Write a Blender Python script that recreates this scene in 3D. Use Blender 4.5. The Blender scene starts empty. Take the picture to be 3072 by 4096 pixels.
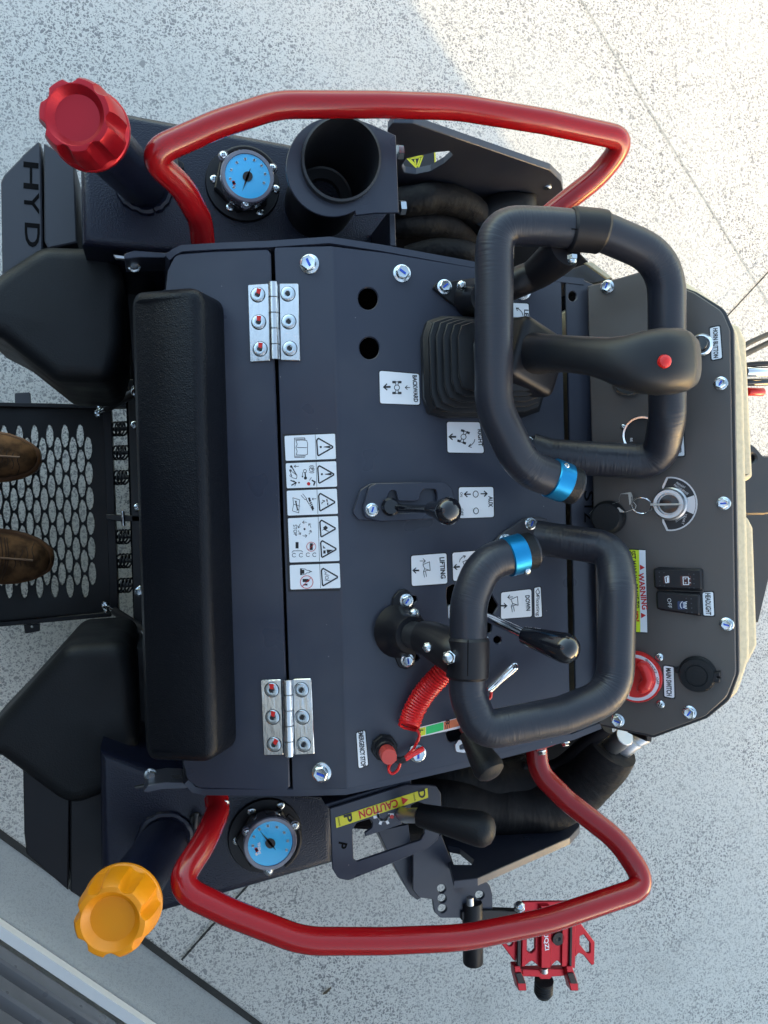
import bpy, math, random
from math import radians, sin, cos, tan, pi
from mathutils import Vector, Matrix, geometry
random.seed(7)
sc = bpy.context.scene
V = Vector
# ------------------------------------------------------------------ camera, sky, sun, exposure
FPX = 1671.0                                   # focal length for a 1659 x 2212 picture
CAM = V((-0.28, 0.0, 2.0)); TH = radians(16)   # hand-held phone above the operator, tipped forward
RIGHT = V((cos(TH), 0, sin(TH))); UPV = V((0, 1, 0)); FWD = V((sin(TH), 0, -cos(TH)))
cd = bpy.data.cameras.new('camera'); cam = bpy.data.objects.new('camera', cd)
sc.collection.objects.link(cam); sc.camera = cam
cam.location = CAM; cam.rotation_euler = (0, -TH, 0)
cd.sensor_fit = 'HORIZONTAL'; cd.sensor_width = 36.0; cd.lens = 36.0 * FPX / 1659.0
cd.clip_start = 0.02; cd.clip_end = 500
SUN_EL = radians(4.6)
SUN_H = V((0.626, -0.780, 0)).normalized()      # the sun stands behind the workshop, lower right of the picture
w = bpy.data.worlds.new('World'); sc.world = w; w.use_nodes = True
nt = w.node_tree; bg = nt.nodes['Background']
sky = nt.nodes.new('ShaderNodeTexSky'); sky.sky_type = 'NISHITA'; sky.sun_disc = False
sky.sun_elevation = SUN_EL; sky.sun_rotation = math.atan2(SUN_H.x, SUN_H.y)
sky.air_density = 0.75; sky.dust_density = 1.6; sky.ozone_density = 0.35
nt.links.new(sky.outputs[0], bg.inputs[0]); bg.inputs[1].default_value = 0.15
sl = bpy.data.lights.new('sun', 'SUN'); sl.energy = 2.0; sl.angle = radians(0.5); sl.color = (1, .75, .38)
so = bpy.data.objects.new('sun', sl); sc.collection.objects.link(so)
SUN = V((SUN_H.x * cos(SUN_EL), SUN_H.y * cos(SUN_EL), sin(SUN_EL)))
so.rotation_euler = (-SUN).to_track_quat('-Z', 'Y').to_euler(); so.location = SUN * 30
vs = sc.view_settings; vs.view_transform = 'Standard'; vs.look = 'None'; vs.gamma = 1; vs.use_curve_mapping = False
vs.exposure = 3.2
sc.cycles.max_bounces = 4; sc.cycles.diffuse_bounces = 3; sc.cycles.glossy_bounces = 2; sc.cycles.transmission_bounces = 0; sc.cycles.caustics_reflective = False
sc.cycles.use_denoising = True; sc.cycles.use_adaptive_sampling = True; sc.cycles.adaptive_threshold = .02

# ------------------------------------------------------------------ measuring: photo pixel -> point in the place
def ray(px, py): return RIGHT * ((px - 829.5) / FPX) + UPV * ((1106 - py) / FPX) + FWD
def P(px, py, z):
    d = ray(px, py); return CAM + d * ((z - CAM.z) / d.z)
def mpp(p): return (p - CAM).dot(FWD) / FPX      # metres per pixel at a point
YAW = radians(1.5)
FM = V((cos(YAW), sin(YAW), 0)); LM = V((-sin(YAW), cos(YAW), 0))   # machine forward, machine left
class Pl:
    def __init__(s, o, n, up=None):
        s.o = V(o); s.n = V(n).normalized()
        up = V(up) if up else LM
        s.v = (up - s.n * up.dot(s.n)).normalized(); s.u = s.v.cross(s.n)
    def at(s, px, py, h=0):
        d = ray(px, py); o = s.o + s.n * h
        return CAM + d * ((o - CAM).dot(s.n) / d.dot(s.n))
    def l2(s, p): q = p - s.o; return V((q.dot(s.u), q.dot(s.v)))
    def w(s, a, b, h=0): return s.o + s.u * a + s.v * b + s.n * h
    def fr(s, px, py, h=0, rot=0):
        M = Matrix((s.u, s.v, s.n)).transposed().to_4x4(); M.translation = s.at(px, py, h)
        return M @ Matrix.Rotation(rot, 4, 'Z')
def slope(pt, a): return Pl(pt, -FM * a + V((0, 0, 1)))
def flat(z): return Pl((0, 0, z), (0, 0, 1))
FOLD = P(735, 1106, 1.02)
M_ = slope(FOLD, .12)          # the flat of the control panel
L_ = slope(FOLD, .42)          # lid and rear strip, falling towards the operator
D_ = slope(M_.at(1285, 1106, .012), .98)   # dashboard, facing the operator
def Zm(x0, y0, s):
    def f(a, b=None, *r):
        if b is not None: return ((x0 + a / s) / 1.85172, (y0 + b / s) / 1.85172) + tuple(q / s / 1.85172 for q in r)
        return [((x0 + p[0] / s) / 1.85172, (y0 + p[1] / s) / 1.85172) + tuple(r / s / 1.85172 for r in p[2:]) for p in a]
    f.k = 1 / s / 1.85172
    return f
A0 = Zm(0, 200, 1.508); A1 = Zm(1000, 300, 1.508); A2 = Zm(1900, 300, 1.4155); A3 = Zm(0, 1000, 1.508)
A4 = Zm(1000, 1200, 1.659); A5 = Zm(1900, 1200, 1.4155); A6 = Zm(0, 1800, 1.508); A7 = Zm(1000, 2000, 1.659)
B0 = Zm(1900, 2000, 1.4155); B1 = Zm(0, 2500, 1.508); B2 = Zm(1000, 2600, 1.508); B3 = Zm(1600, 2800, 1.3825)
B5 = Zm(1100, 1700, 3.16); B7 = Zm(0, 1500, 2.2117)
Q1 = Zm(0, 0, 1.0801); Q2 = Zm(1536, 0, 1.0801); Q3 = Zm(0, 2048, 1.0801); Q4 = Zm(1536, 2048, 1.0801); Q5 = Zm(768, 1024, 1.0801)
C0 = Zm(2304, 1792, 2.1602); C1 = Zm(2200, 2304, 2.1602); C2 = Zm(2816, 1300, 2.7656); C3 = Zm(2816, 2100, 2.7656)
C4 = Zm(1300, 3000, 2.1602); C5 = Zm(1000, 1024, 2.1602)
N0 = Zm(0, 500, 3.95); N1 = Zm(1400, 1900, 2.1602); N2 = Zm(2000, 750, 2.1602); N3 = Zm(2250, 1850, 3.16); N4 = Zm(1880, 3480, 2.5922)

# ------------------------------------------------------------------ materials
MATS = {}
def mat(name, col, rough=.5, metal=0, coat=0, bumps=(), var=None, spec=.5, uv=False, aniso=0, dust=0, mask=None):
    """bumps: (texture, scale xyz or number, strength, distance); var: (other colour, noise scale, lo, hi)"""
    m = bpy.data.materials.new(name); m.use_nodes = True; t = m.node_tree; N = t.nodes; b = N['Principled BSDF']
    b.inputs['Base Color'].default_value = (*col, 1); b.inputs['Roughness'].default_value = rough
    b.inputs['Metallic'].default_value = metal; b.inputs['Coat Weight'].default_value = coat
    b.inputs['Coat Roughness'].default_value = .12; b.inputs['Specular IOR Level'].default_value = spec
    b.inputs['Anisotropic'].default_value = aniso
    co = N.new('ShaderNodeTexCoord'); src = co.outputs['UV' if uv else 'Object']
    if var:
        n = N.new('ShaderNodeTexNoise'); n.inputs['Scale'].default_value = var[1]; n.inputs['Detail'].default_value = 5
        t.links.new(src, n.inputs['Vector'])
        r = N.new('ShaderNodeValToRGB'); r.color_ramp.elements[0].position = var[2]; r.color_ramp.elements[1].position = var[3]
        r.color_ramp.elements[0].color = (*col, 1); r.color_ramp.elements[1].color = (*var[0], 1)
        t.links.new(n.outputs['Fac'], r.inputs['Fac']); t.links.new(r.outputs['Color'], b.inputs['Base Color'])
    if dust:                                       # fine pale dust grains and faint wiped patches
        dn_ = N.new('ShaderNodeTexVoronoi'); dn_.inputs['Scale'].default_value = 34; t.links.new(src, dn_.inputs['Vector'])
        rr_ = N.new('ShaderNodeMapRange'); rr_.inputs[1].default_value = .030; rr_.inputs[2].default_value = .022; t.links.new(dn_.outputs['Distance'], rr_.inputs[0])
        sm = N.new('ShaderNodeTexNoise'); sm.inputs['Scale'].default_value = 6; sm.inputs['Detail'].default_value = 4; t.links.new(src, sm.inputs['Vector'])
        sr = N.new('ShaderNodeMapRange'); sr.inputs[1].default_value = .45; sr.inputs[2].default_value = .75; sr.inputs[4].default_value = .08; t.links.new(sm.outputs['Fac'], sr.inputs[0])
        mu = N.new('ShaderNodeMath'); mu.operation = 'MULTIPLY_ADD'; t.links.new(rr_.outputs[0], mu.inputs[0]); mu.inputs[1].default_value = dust; t.links.new(sr.outputs[0], mu.inputs[2])
        dm = N.new('ShaderNodeMix'); dm.data_type = 'RGBA'; t.links.new(mu.outputs[0], dm.inputs[0]); dm.inputs[6].default_value = (*col, 1); dm.inputs[7].default_value = (.30, .29, .27, 1)
        t.links.new(dm.outputs[2], b.inputs['Base Color'])
    # a little unevenness in the gloss of everything
    n2 = N.new('ShaderNodeTexNoise'); n2.inputs['Scale'].default_value = 14; n2.inputs['Detail'].default_value = 2
    t.links.new(co.outputs['Object'], n2.inputs['Vector'])
    mr = N.new('ShaderNodeMapRange'); mr.inputs[1].default_value = .3; mr.inputs[2].default_value = .7
    mr.inputs[3].default_value = rough * .82; mr.inputs[4].default_value = min(1, rough * 1.22)
    t.links.new(n2.outputs['Fac'], mr.inputs[0]); t.links.new(mr.outputs[0], b.inputs['Roughness'])
    prev = None
    for kind, scale, strength, dist in bumps:
        mp = N.new('ShaderNodeMapping'); t.links.new(src, mp.inputs['Vector'])
        mp.inputs['Scale'].default_value = (scale,) * 3 if not isinstance(scale, tuple) else scale
        if kind == 'noise':
            x = N.new('ShaderNodeTexNoise'); x.inputs['Scale'].default_value = 1; x.inputs['Detail'].default_value = 3; o = x.outputs['Fac']
        elif kind == 'cell':
            x = N.new('ShaderNodeTexVoronoi'); x.feature = 'SMOOTH_F1'; x.inputs['Scale'].default_value = 1; o = x.outputs['Distance']
        elif kind == 'crease':
            x = N.new('ShaderNodeTexVoronoi'); x.feature = 'DISTANCE_TO_EDGE'; x.inputs['Scale'].default_value = 1; o = x.outputs['Distance']
        else:
            x = N.new('ShaderNodeTexWave'); x.inputs['Scale'].default_value = 1; x.inputs['Distortion'].default_value = .6; o = x.outputs['Fac']
        t.links.new(mp.outputs[0], x.inputs['Vector'])
        bp = N.new('ShaderNodeBump'); bp.inputs['Strength'].default_value = strength; bp.inputs['Distance'].default_value = dist
        t.links.new(o, bp.inputs['Height'])
        if mask and prev is None:                  # wrinkles only where the tube bends
            at = N.new('ShaderNodeAttribute'); at.attribute_name = mask; ml = N.new('ShaderNodeMath'); ml.operation = 'MULTIPLY'; ml.inputs[1].default_value = strength
            t.links.new(at.outputs['Fac'], ml.inputs[0]); t.links.new(ml.outputs[0], bp.inputs['Strength'])
        if prev: t.links.new(prev, bp.inputs['Normal'])
        prev = bp.outputs[0]
    if prev: t.links.new(prev, b.inputs['Normal'])
    MATS[name] = m; return m
BLK = (.025, .030, .050)
m_panel = mat('black powder coat', BLK, .33, bumps=[('noise', 900, .12, .0006)], dust=.5)
m_dash = mat('brushed black dash', (.080, .070, .066), .36, bumps=[('noise', (60, 3000, 60), .05, .0004)])
m_steel = mat('black painted steel', (.018, .019, .023), .40, bumps=[('noise', 500, .15, .0008)])
m_grey = mat('grey black steel', (.040, .043, .055), .45, bumps=[('noise', 600, .12, .0006)])
m_tank = mat('textured tank paint', (.007, .009, .022), .22, spec=.42, bumps=[('noise', 420, .38, .0022)])
m_leather = mat('black leathergrain vinyl', (.004, .005, .008), .36, spec=.22, bumps=[('crease', 330, .35, .0015), ('noise', 140, .3, .0015)])
m_rubber = mat('black moulded rubber', (.007, .008, .010), .5, spec=.3, bumps=[('noise', 420, .4, .0012)])
m_black = mat('matt black plastic', (.007, .007, .010), .42, spec=.35)
m_dark = mat('dark gap shade', (.003, .003, .004), .8, spec=.1)  # near-black colour standing in for shade in gaps and cut letters
m_grate = mat('black platform paint', (.004, .004, .005), .35, spec=.3)
m_gloss = mat('gloss black plastic', (.006, .007, .011), .12, coat=.4)
m_foam = mat('grip foam', (.016, .018, .027), .36, uv=True, bumps=[('noise', (330, 5, 1), .42, .0020), ('noise', (900, 140, 1), .10, .0004)], mask='bend')
m_bellow = mat('bellows rubber', (.010, .011, .014), .40, spec=.4)
m_red = mat('red powder coat rail', (.29, .004, .007), .22, coat=.35, spec=.35, bumps=[('noise', 240, .05, .0008)])
m_redcap = mat('red anodised cap', (.36, .008, .018), .33, metal=.55, bumps=[('noise', 700, .12, .0005)])
m_yelcap = mat('yellow moulded cap', (.78, .27, .003), .42, bumps=[('noise', 800, .2, .0005)])
m_zinc = mat('zinc plated bolt', (.62, .68, .72), .22, metal=1, bumps=[('noise', 500, .15, .0004)])
m_chrome = mat('chrome', (.75, .76, .78), .10, metal=1)
m_hinge = mat('polished stainless hinge', (.68, .69, .70), .20, metal=1, bumps=[('noise', (220, 60, 100), .22, .0012)])
m_alu = mat('dull aluminium', (.55, .56, .58), .38, metal=1)
m_key = mat('nickel key', (.42, .41, .39), .34, metal=.45)
m_blue = mat('blue anodised ring', (.012, .24, .50), .30, metal=.75)
m_white = mat('sticker white', (.78, .80, .84), .35)
m_ink = mat('printed black', (.012, .012, .015), .45)
m_redink = mat('printed red', (.55, .02, .02), .45)
m_yel = mat('sticker yellow', (.72, .66, .03), .4)
m_lime = mat('sticker lime', (.68, .80, .03), .4)
m_green = mat('sticker green', (.03, .58, .16), .4)
m_orange = mat('sticker orange', (.75, .22, .10), .4)
m_bluemark = mat('blue paint pen', (.02, .08, .55), .5)
m_redmark = mat('red paint pen', (.65, .015, .012), .4)
m_redplastic = mat('red switch plastic', (.60, .018, .016), .35)
m_stop = mat('faded red button', (.48, .055, .045), .5)
m_cord = mat('red coiled cord', (.66, .012, .014), .34)
m_hood = mat('beige hood paint', (.54, .46, .31), .45, bumps=[('noise', 260, .3, .001)], var=((.48, .41, .28), 130, .45, .6))
m_sleeve = mat('woven hose sleeve', (.010, .010, .012), .6, spec=.25, uv=True, bumps=[('wave', (190, 0, 0), .5, .001), ('noise', (28, 3, 1), .9, .010)])
m_dial = mat('blue gauge dial', (.04, .47, .86), .3, coat=1)
m_glassring = mat('clear gauge bezel', (.16, .16, .20), .12, coat=1)
m_anored = mat('red anodised clamp', (.40, .009, .020), .30, metal=.5)
m_brass = mat('brass fitting', (.62, .55, .36), .25, metal=1)
m_boot = mat('brown nubuck boot', (.20, .098, .042), .88, spec=.2, var=((.060, .030, .014), 38, .40, .64), bumps=[('noise', 350, .3, .0012), ('noise', 60, .3, .003)])
m_crease = mat('boot crease', (.045, .020, .009), .8)
m_sole = mat('boot welt', (.16, .065, .022), .6)
m_lace = mat('boot lace', (.24, .14, .085), .8)
m_trouser = mat('navy work trousers', (.018, .022, .04), .85, bumps=[('noise', 40, .6, .01)])
m_shirt = mat('dark work shirt', (.02, .024, .035), .85, bumps=[('noise', 30, .5, .008)])
m_skin = mat('skin', (.42, .25, .17), .5)
m_hair = mat('short brown hair', (.05, .03, .018), .7)
m_slat = mat('charcoal roller door', (.12, .125, .145), .30, bumps=[('noise', 90, .08, .001)])
m_bar = mat('white aluminium bottom bar', (.80, .80, .82), .35)
m_wall = mat('workshop wall paint', (.42, .42, .42), .8, bumps=[('noise', 80, .3, .002)])
m_line = mat('joint filler', (.035, .034, .033), .9, bumps=[('noise', 90, .6, .003)])
m_paleline = mat('saw cut', (.40, .385, .36), .95)
m_leaf = mat('dry leaf', (.10, .075, .05), .9)

def ground_mat(name, base, dark, amount):
    m = bpy.data.materials.new(name); m.use_nodes = True; t = m.node_tree; N = t.nodes; b = N['Principled BSDF']; L = t.links.new
    co = N.new('ShaderNodeTexCoord').outputs['Object']
    def noise(s, d=4, vec=None):
        n = N.new('ShaderNodeTexNoise'); n.inputs['Scale'].default_value = s; n.inputs['Detail'].default_value = d; L(vec or co, n.inputs['Vector']); return n
    def ramp(x, a, b_, inv=False):
        r = N.new('ShaderNodeMapRange'); r.inputs[1].default_value = a; r.inputs[2].default_value = b_; r.interpolation_type = 'SMOOTHSTEP'
        if inv: r.inputs[3].default_value = 1; r.inputs[4].default_value = 0
        L(x, r.inputs[0]); return r.outputs[0]
    def mth(op, a, b_):
        x = N.new('ShaderNodeMath'); x.operation = op
        for i, q in enumerate((a, b_)):
            if isinstance(q, (int, float)): x.inputs[i].default_value = q
            else: L(q, x.inputs[i])
        return x.outputs[0]
    wv = N.new('ShaderNodeVectorMath'); wv.operation = 'MULTIPLY_ADD'
    wn = noise(45, 2); L(wn.outputs['Color'], wv.inputs[0]); wv.inputs[1].default_value = (.02,) * 3; L(co, wv.inputs[2]); warp = wv.outputs[0]
    def chips(scale, thr, size):
        v = N.new('ShaderNodeTexVoronoi'); v.inputs['Scale'].default_value = scale; v.inputs['Randomness'].default_value = 1; L(warp, v.inputs['Vector'])
        sx = N.new('ShaderNodeSeparateColor'); L(v.outputs['Color'], sx.inputs[0])
        on = ramp(sx.outputs[0], thr, thr + .04)                       # only some stones are dark
        rad = mth('MULTIPLY_ADD', sx.outputs[1], size * .5); 
        rad.node.inputs[2].default_value = size * .5
        d = mth('SUBTRACT', rad, v.outputs['Distance'])
        return mth('MULTIPLY', ramp(d, 0, .05), on), sx.outputs[2]
    patch = noise(3.2, 4); pm = ramp(patch.outputs['Fac'], .35, .65)
    c1, t1 = chips(140, .34, .56); c2, t2 = chips(245, .30, .56); c3, t3 = chips(60, .86, .36)
    gm = ramp(noise(230, 2).outputs['Fac'], .56, .66)
    k = mth('MAXIMUM', mth('MAXIMUM', mth('MULTIPLY', c1, .95), mth('MULTIPLY', c2, .8)), mth('MAXIMUM', c3, mth('MULTIPLY', gm, .45)))
    k = mth('MULTIPLY', k, mth('MULTIPLY_ADD', pm, .35)); k.node.inputs[1].default_value = .35
    a = N.new('ShaderNodeMath'); a.operation = 'MULTIPLY_ADD'; L(pm, a.inputs[0]); a.inputs[1].default_value = .4; a.inputs[2].default_value = .6 * amount / max(amount, .01)
    kk = mth('MULTIPLY', mth('MAXIMUM', mth('MAXIMUM', mth('MULTIPLY', c1, .95), mth('MULTIPLY', c2, .8)), mth('MAXIMUM', c3, mth('MULTIPLY', gm, .45))), mth('MULTIPLY', a.outputs[0], amount))
    mix = N.new('ShaderNodeMix'); mix.data_type = 'RGBA'; L(kk, mix.inputs[0]); 
    bv = N.new('ShaderNodeMix'); bv.data_type = 'RGBA'; L(noise(1.6, 6).outputs['Fac'], bv.inputs[0])
    bv.inputs[6].default_value = (*[c * .88 for c in base], 1); bv.inputs[7].default_value = (*[c * 1.1 for c in base], 1)
    L(bv.outputs[2], mix.inputs[6]); mix.inputs[7].default_value = (*dark, 1)
    st = noise(1.9, 8); stv = ramp(st.outputs['Fac'], .60, .74)
    mx2 = N.new('ShaderNodeMix'); mx2.data_type = 'RGBA'; L(mth('MULTIPLY', stv, .20), mx2.inputs[0]); L(mix.outputs[2], mx2.inputs[6]); mx2.inputs[7].default_value = (.17, .165, .16, 1)
    L(mx2.outputs[2], b.inputs['Base Color']); b.inputs['Roughness'].default_value = .75
    bp = N.new('ShaderNodeBump'); bp.inputs['Strength'].default_value = .35; bp.inputs['Distance'].default_value = .002
    L(mth('ADD', mth('MULTIPLY', kk, -1), mth('MULTIPLY', noise(320, 3).outputs['Fac'], .6)), bp.inputs['Height']); L(bp.outputs[0], b.inputs['Normal'])
    return m
m_ground = ground_mat('exposed aggregate concrete', (.66, .635, .60), (.22, .215, .22), 1.0)
m_band = ground_mat('trowelled concrete', (.42, .42, .41), (.22, .22, .22), .35)
# ------------------------------------------------------------------ mesh helpers
I4 = Matrix.Identity(4); WM = {}
def empty(name, loc, label, cat, group=None):
    o = bpy.data.objects.new(name, None); sc.collection.objects.link(o); o.location = loc; o.empty_display_size = .1
    o['label'] = label; o['category'] = cat
    if group: o['group'] = group
    WM[o] = Matrix.Translation(V(loc)); return o
def link(name, me, m, parent=None, M=I4, label=None):
    o = bpy.data.objects.new(name, me); sc.collection.objects.link(o)
    if m and not me.materials: me.materials.append(m)
    if parent: o.parent = parent; o.matrix_parent_inverse = WM[parent].inverted()
    o.matrix_basis = M; WM[o] = M.copy()
    if label: o['label'] = label
    return o
def mesh(verts, faces, smooth=35):
    me = bpy.data.meshes.new('shape'); me.from_pydata([tuple(v) for v in verts], [], faces); me.validate(); me.update()
    if smooth:
        me.polygons.foreach_set('use_smooth', [True] * len(me.polygons)); me.set_sharp_from_angle(angle=radians(smooth))
    return me
class MB:
    def __init__(s): s.v = []; s.f = []
    def add(s, vs_, fs): k = len(s.v); s.v += list(vs_); s.f += [tuple(i + k for i in f) for f in fs]; return s
    def build(s, name, m, parent=None, M=I4, smooth=35, label=None): return link(name, mesh(s.v, s.f, smooth), m, parent, M, label)
def rnd(pts, r=0, n=5):
    out = []; m = len(pts)
    for i in range(m):
        p = pts[i]; rad = p[2] if len(p) > 2 else r
        b = V(p[:2]); a = V(pts[i - 1][:2]) - b; c = V(pts[(i + 1) % m][:2]) - b
        if rad <= 0 or a.length < 1e-6 or c.length < 1e-6: out.append(b); continue
        ang = a.angle(c); t = min(rad / max(tan(ang / 2), .05), .48 * a.length, .48 * c.length)
        p0 = b + a.normalized() * t; p1 = b + c.normalized() * t
        for k in range(n + 1):
            q = k / n; out.append(p0 * (1 - q) ** 2 + b * 2 * q * (1 - q) + p1 * q * q)
    return out
def circ(cx, cy, rx, ry=None, n=24, a0=0): ry = ry or rx; return [(cx + rx * cos(a0 + 2 * pi * i / n), cy + ry * sin(a0 + 2 * pi * i / n)) for i in range(n)]
def area(l): return sum(l[i - 1].x * l[i].y - l[i].x * l[i - 1].y for i in range(len(l))) / 2
def dedupe(l):
    o = []
    for p in l:
        if not o or (p - o[-1]).length > 1e-6: o.append(p)
    if len(o) > 2 and (o[0] - o[-1]).length < 1e-6: o.pop()
    return o
def inset(l, d):                                  # moves a CCW loop inwards (a CW hole loop outwards)
    o = []; n = len(l)
    for i in range(n):
        a = (l[i] - l[i - 1]).normalized(); b = (l[(i + 1) % n] - l[i]).normalized()
        na = V((-a.y, a.x)); nb = V((-b.y, b.x)); m = na + nb
        if m.length < 1e-4: m = na
        m.normalize(); o.append(l[i] + m * (d / max(m.dot(na), .35)))
    return o
def solid(loops, top, th, bev, frame):
    """loops in 2d metres (outer first), frame(a,b,h) -> world"""
    loops = [dedupe([V(p) for p in l]) for l in loops]
    for i, l in enumerate(loops):
        if (area(l) > 0) != (i == 0): l.reverse()
    ins = [inset(l, bev) for l in loops] if bev else loops
    vs_, fs = [], []
    off = []
    for l, q in zip(loops, ins):
        off.append(len(vs_)); n = len(l)
        vs_ += [frame(p.x, p.y, top) for p in q]
        if bev: vs_ += [frame(p.x, p.y, top - bev) for p in l]
        vs_ += [frame(p.x, p.y, top - th) for p in l]
        rows = 3 if bev else 2
        for r in range(rows - 1):
            for i in range(n):
                j = (i + 1) % n; a = off[-1] + r * n; b = a + n
                fs.append((a + i, b + i, b + j, a + j))
    tri = geometry.tessellate_polygon([[V((p.x, p.y, 0)) for p in q] for q in ins])
    idx = [off[k] + i for k, q in enumerate(ins) for i in range(len(q))]
    flat2 = [p for q in ins for p in q]
    for t in tri:
        a, b, c = (flat2[i] for i in t)
        t = t if (b - a).cross(c - a) > 0 else (t[0], t[2], t[1])
        fs.append(tuple(idx[i] for i in t))
        fs.append(tuple(idx[i] + (2 if bev else 1) * len(ins[k]) for i, k in ((t[2], own(t[2], ins)), (t[1], own(t[1], ins)), (t[0], own(t[0], ins)))))
    return vs_, fs
def own(i, ins):
    for k, q in enumerate(ins):
        if i < len(q): return k
        i -= len(q)
def plate(name, outline, pl, h=0, th=.004, bev=.0008, holes=(), m=None, parent=None, r=0, hr=0, label=None, mb=None):
    loops = [[pl.l2(pl.at(p[0], p[1], h)) for p in rnd(outline, r)]] + [[pl.l2(pl.at(p[0], p[1], h)) for p in rnd(q, hr)] for q in holes]
    v_, f_ = solid(loops, h, th, bev, pl.w)
    if mb: mb.add(v_, f_); return mb
    return link(name, mesh(v_, f_, 30), m, parent, label=label)
def lathe(prof, n=32, flute=None):
    """prof: (radius, height[, flute depth]); closed to the axis where radius is 0"""
    vs_, fs = [], []; rings = []
    for pr in prof:
        r, h = pr[0], pr[1]; fl = pr[2] if len(pr) > 2 else 0
        if r < 1e-7: rings.append([len(vs_)]); vs_.append(V((0, 0, h))); continue
        k = len(vs_); rings.append(list(range(k, k + n)))
        for i in range(n):
            a = 2 * pi * i / n; rr = r
            if fl and flute: rr = r * (1 - fl * max(0, cos(flute * a)) ** .9)
            vs_.append(V((rr * cos(a), rr * sin(a), h)))
    for a, b in zip(rings, rings[1:]):
        if len(a) == 1 and len(b) == 1: continue
        for i in range(n):
            j = (i + 1) % n
            if len(a) == 1: fs.append((a[0], b[j], b[i])[::-1])
            elif len(b) == 1: fs.append((a[i], a[j], b[0]))
            else: fs.append((a[i], a[j], b[j], b[i]))
    return vs_, fs
def turned(name, prof, M, m, parent=None, n=32, flute=None, smooth=35, label=None):
    v_, f_ = lathe(prof, n, flute); return link(name, mesh(v_, f_, smooth), m, parent, M, label)
def axis(p, q, roll=0):                            # frame at p whose z runs to q
    z = (q - p).normalized(); x = V((0, 0, 1)).cross(z)
    if x.length < 1e-3: x = V((1, 0, 0))
    x.normalize(); y = z.cross(x); M = Matrix((x, y, z)).transposed().to_4x4(); M.translation = p
    return M @ Matrix.Rotation(roll, 4, 'Z')
def bend(pts, r, n=7):
    o = [pts[0]]
    for i in range(1, len(pts) - 1):
        b = pts[i]; a = pts[i - 1] - b; c = pts[i + 1] - b; rad = r[i] if isinstance(r, (list, tuple)) else r
        ang = a.angle(c); t = min(rad / max(tan(ang / 2), .02), .49 * a.length, .49 * c.length)
        p0 = b + a.normalized() * t; p1 = b + c.normalized() * t
        for k in range(n + 1):
            q = k / n; o.append(p0 * (1 - q) ** 2 + b * 2 * q * (1 - q) + p1 * q * q)
    o.append(pts[-1]); return o
def catmull(pts, n=6):
    o = []; m = len(pts)
    for i in range(m - 1):
        a = pts[max(i - 1, 0)]; b = pts[i]; c = pts[i + 1]; d = pts[min(i + 2, m - 1)]
        for k in range(n):
            t = k / n; o.append(.5 * ((2 * b) + (c - a) * t + (2 * a - 5 * b + 4 * c - d) * t * t + (3 * b - a - 3 * c + d) * t ** 3))
    o.append(pts[-1]); return o
def sweep(path, r, n=18, caps=True, dome=False):
    vs_, fs, uv = [], [], []
    m = len(path); T = [(path[min(i + 1, m - 1)] - path[max(i - 1, 0)]).normalized() for i in range(m)]
    x = V((0, 0, 1)).cross(T[0]); x = x if x.length > .05 else V((0, 1, 0)).cross(T[0]); x.normalize()
    R = r if isinstance(r, (list, tuple)) else [r] * m; s = 0
    for i in range(m):
        if i: x = (x - T[i] * x.dot(T[i])).normalized(); s += (path[i] - path[i - 1]).length
        y = T[i].cross(x)
        for k in range(n):
            a = 2 * pi * k / n; vs_.append(path[i] + (x * cos(a) + y * sin(a)) * R[i]); uv.append((s, k / n))
    for i in range(m - 1):
        for k in range(n):
            j = (k + 1) % n; fs.append((i * n + k, i * n + j, (i + 1) * n + j, (i + 1) * n + k))
    if caps: fs.append(tuple(range(n))[::-1]); fs.append(tuple(range((m - 1) * n, m * n)))
    return vs_, fs, uv
def tube(name, path, r, m, parent=None, n=18, smooth=32, label=None):
    v_, f_, uv = sweep(path, r, n); me = mesh(v_, f_, smooth)
    lay = me.uv_layers.new(name='UVMap'); 
    for lp in me.loops: lay.data[lp.index].uv = uv[lp.vertex_index]
    if m is m_foam:                                # where the tube bends its cover wrinkles
        T = [(path[min(i + 1, len(path) - 1)] - path[max(i - 1, 0)]).normalized() for i in range(len(path))]
        k = [T[max(i - 1, 0)].angle(T[min(i + 1, len(T) - 1)], 0) / max((path[min(i + 1, len(path) - 1)] - path[max(i - 1, 0)]).length, 1e-4) for i in range(len(path))]
        at = me.attributes.new('bend', 'FLOAT', 'POINT')
        for i in range(len(path)):
            q = max(0, min(1, (sum(k[max(0, i - 2):i + 3]) / 5 - 7) / 9))
            for j in range(n): at.data[i * n + j].value = q
    return link(name, me, m, parent, label=label)
def resample(path, step):
    o = [path[0]]; left = step
    for a, b in zip(path, path[1:]):
        L = (b - a).length; t = 0
        while L - t >= left: t += left; o.append(a.lerp(b, t / L)); left = step
        left -= L - t
    o.append(path[-1]); return o
def pix(p): q = p - CAM; d = q.dot(FWD); return V((829.5 + FPX * q.dot(RIGHT) / d, 1106 - FPX * q.dot(UPV) / d))
def rod(name, p, q, r, m, parent=None, n=16, label=None):
    return tube(name, [p, p.lerp(q, .03), p.lerp(q, .97), q], [r * .93, r, r, r * .93], m, parent, n, label=label)
def boxv(x0, x1, y0, y1, z0, z1):
    v_ = [V((x, y, z)) for z in (z0, z1) for x, y in ((x0, y0), (x1, y0), (x1, y1), (x0, y1))]
    return v_, [(3, 2, 1, 0), (4, 5, 6, 7), (0, 1, 5, 4), (1, 2, 6, 5), (2, 3, 7, 6), (3, 0, 4, 7)]
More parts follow.
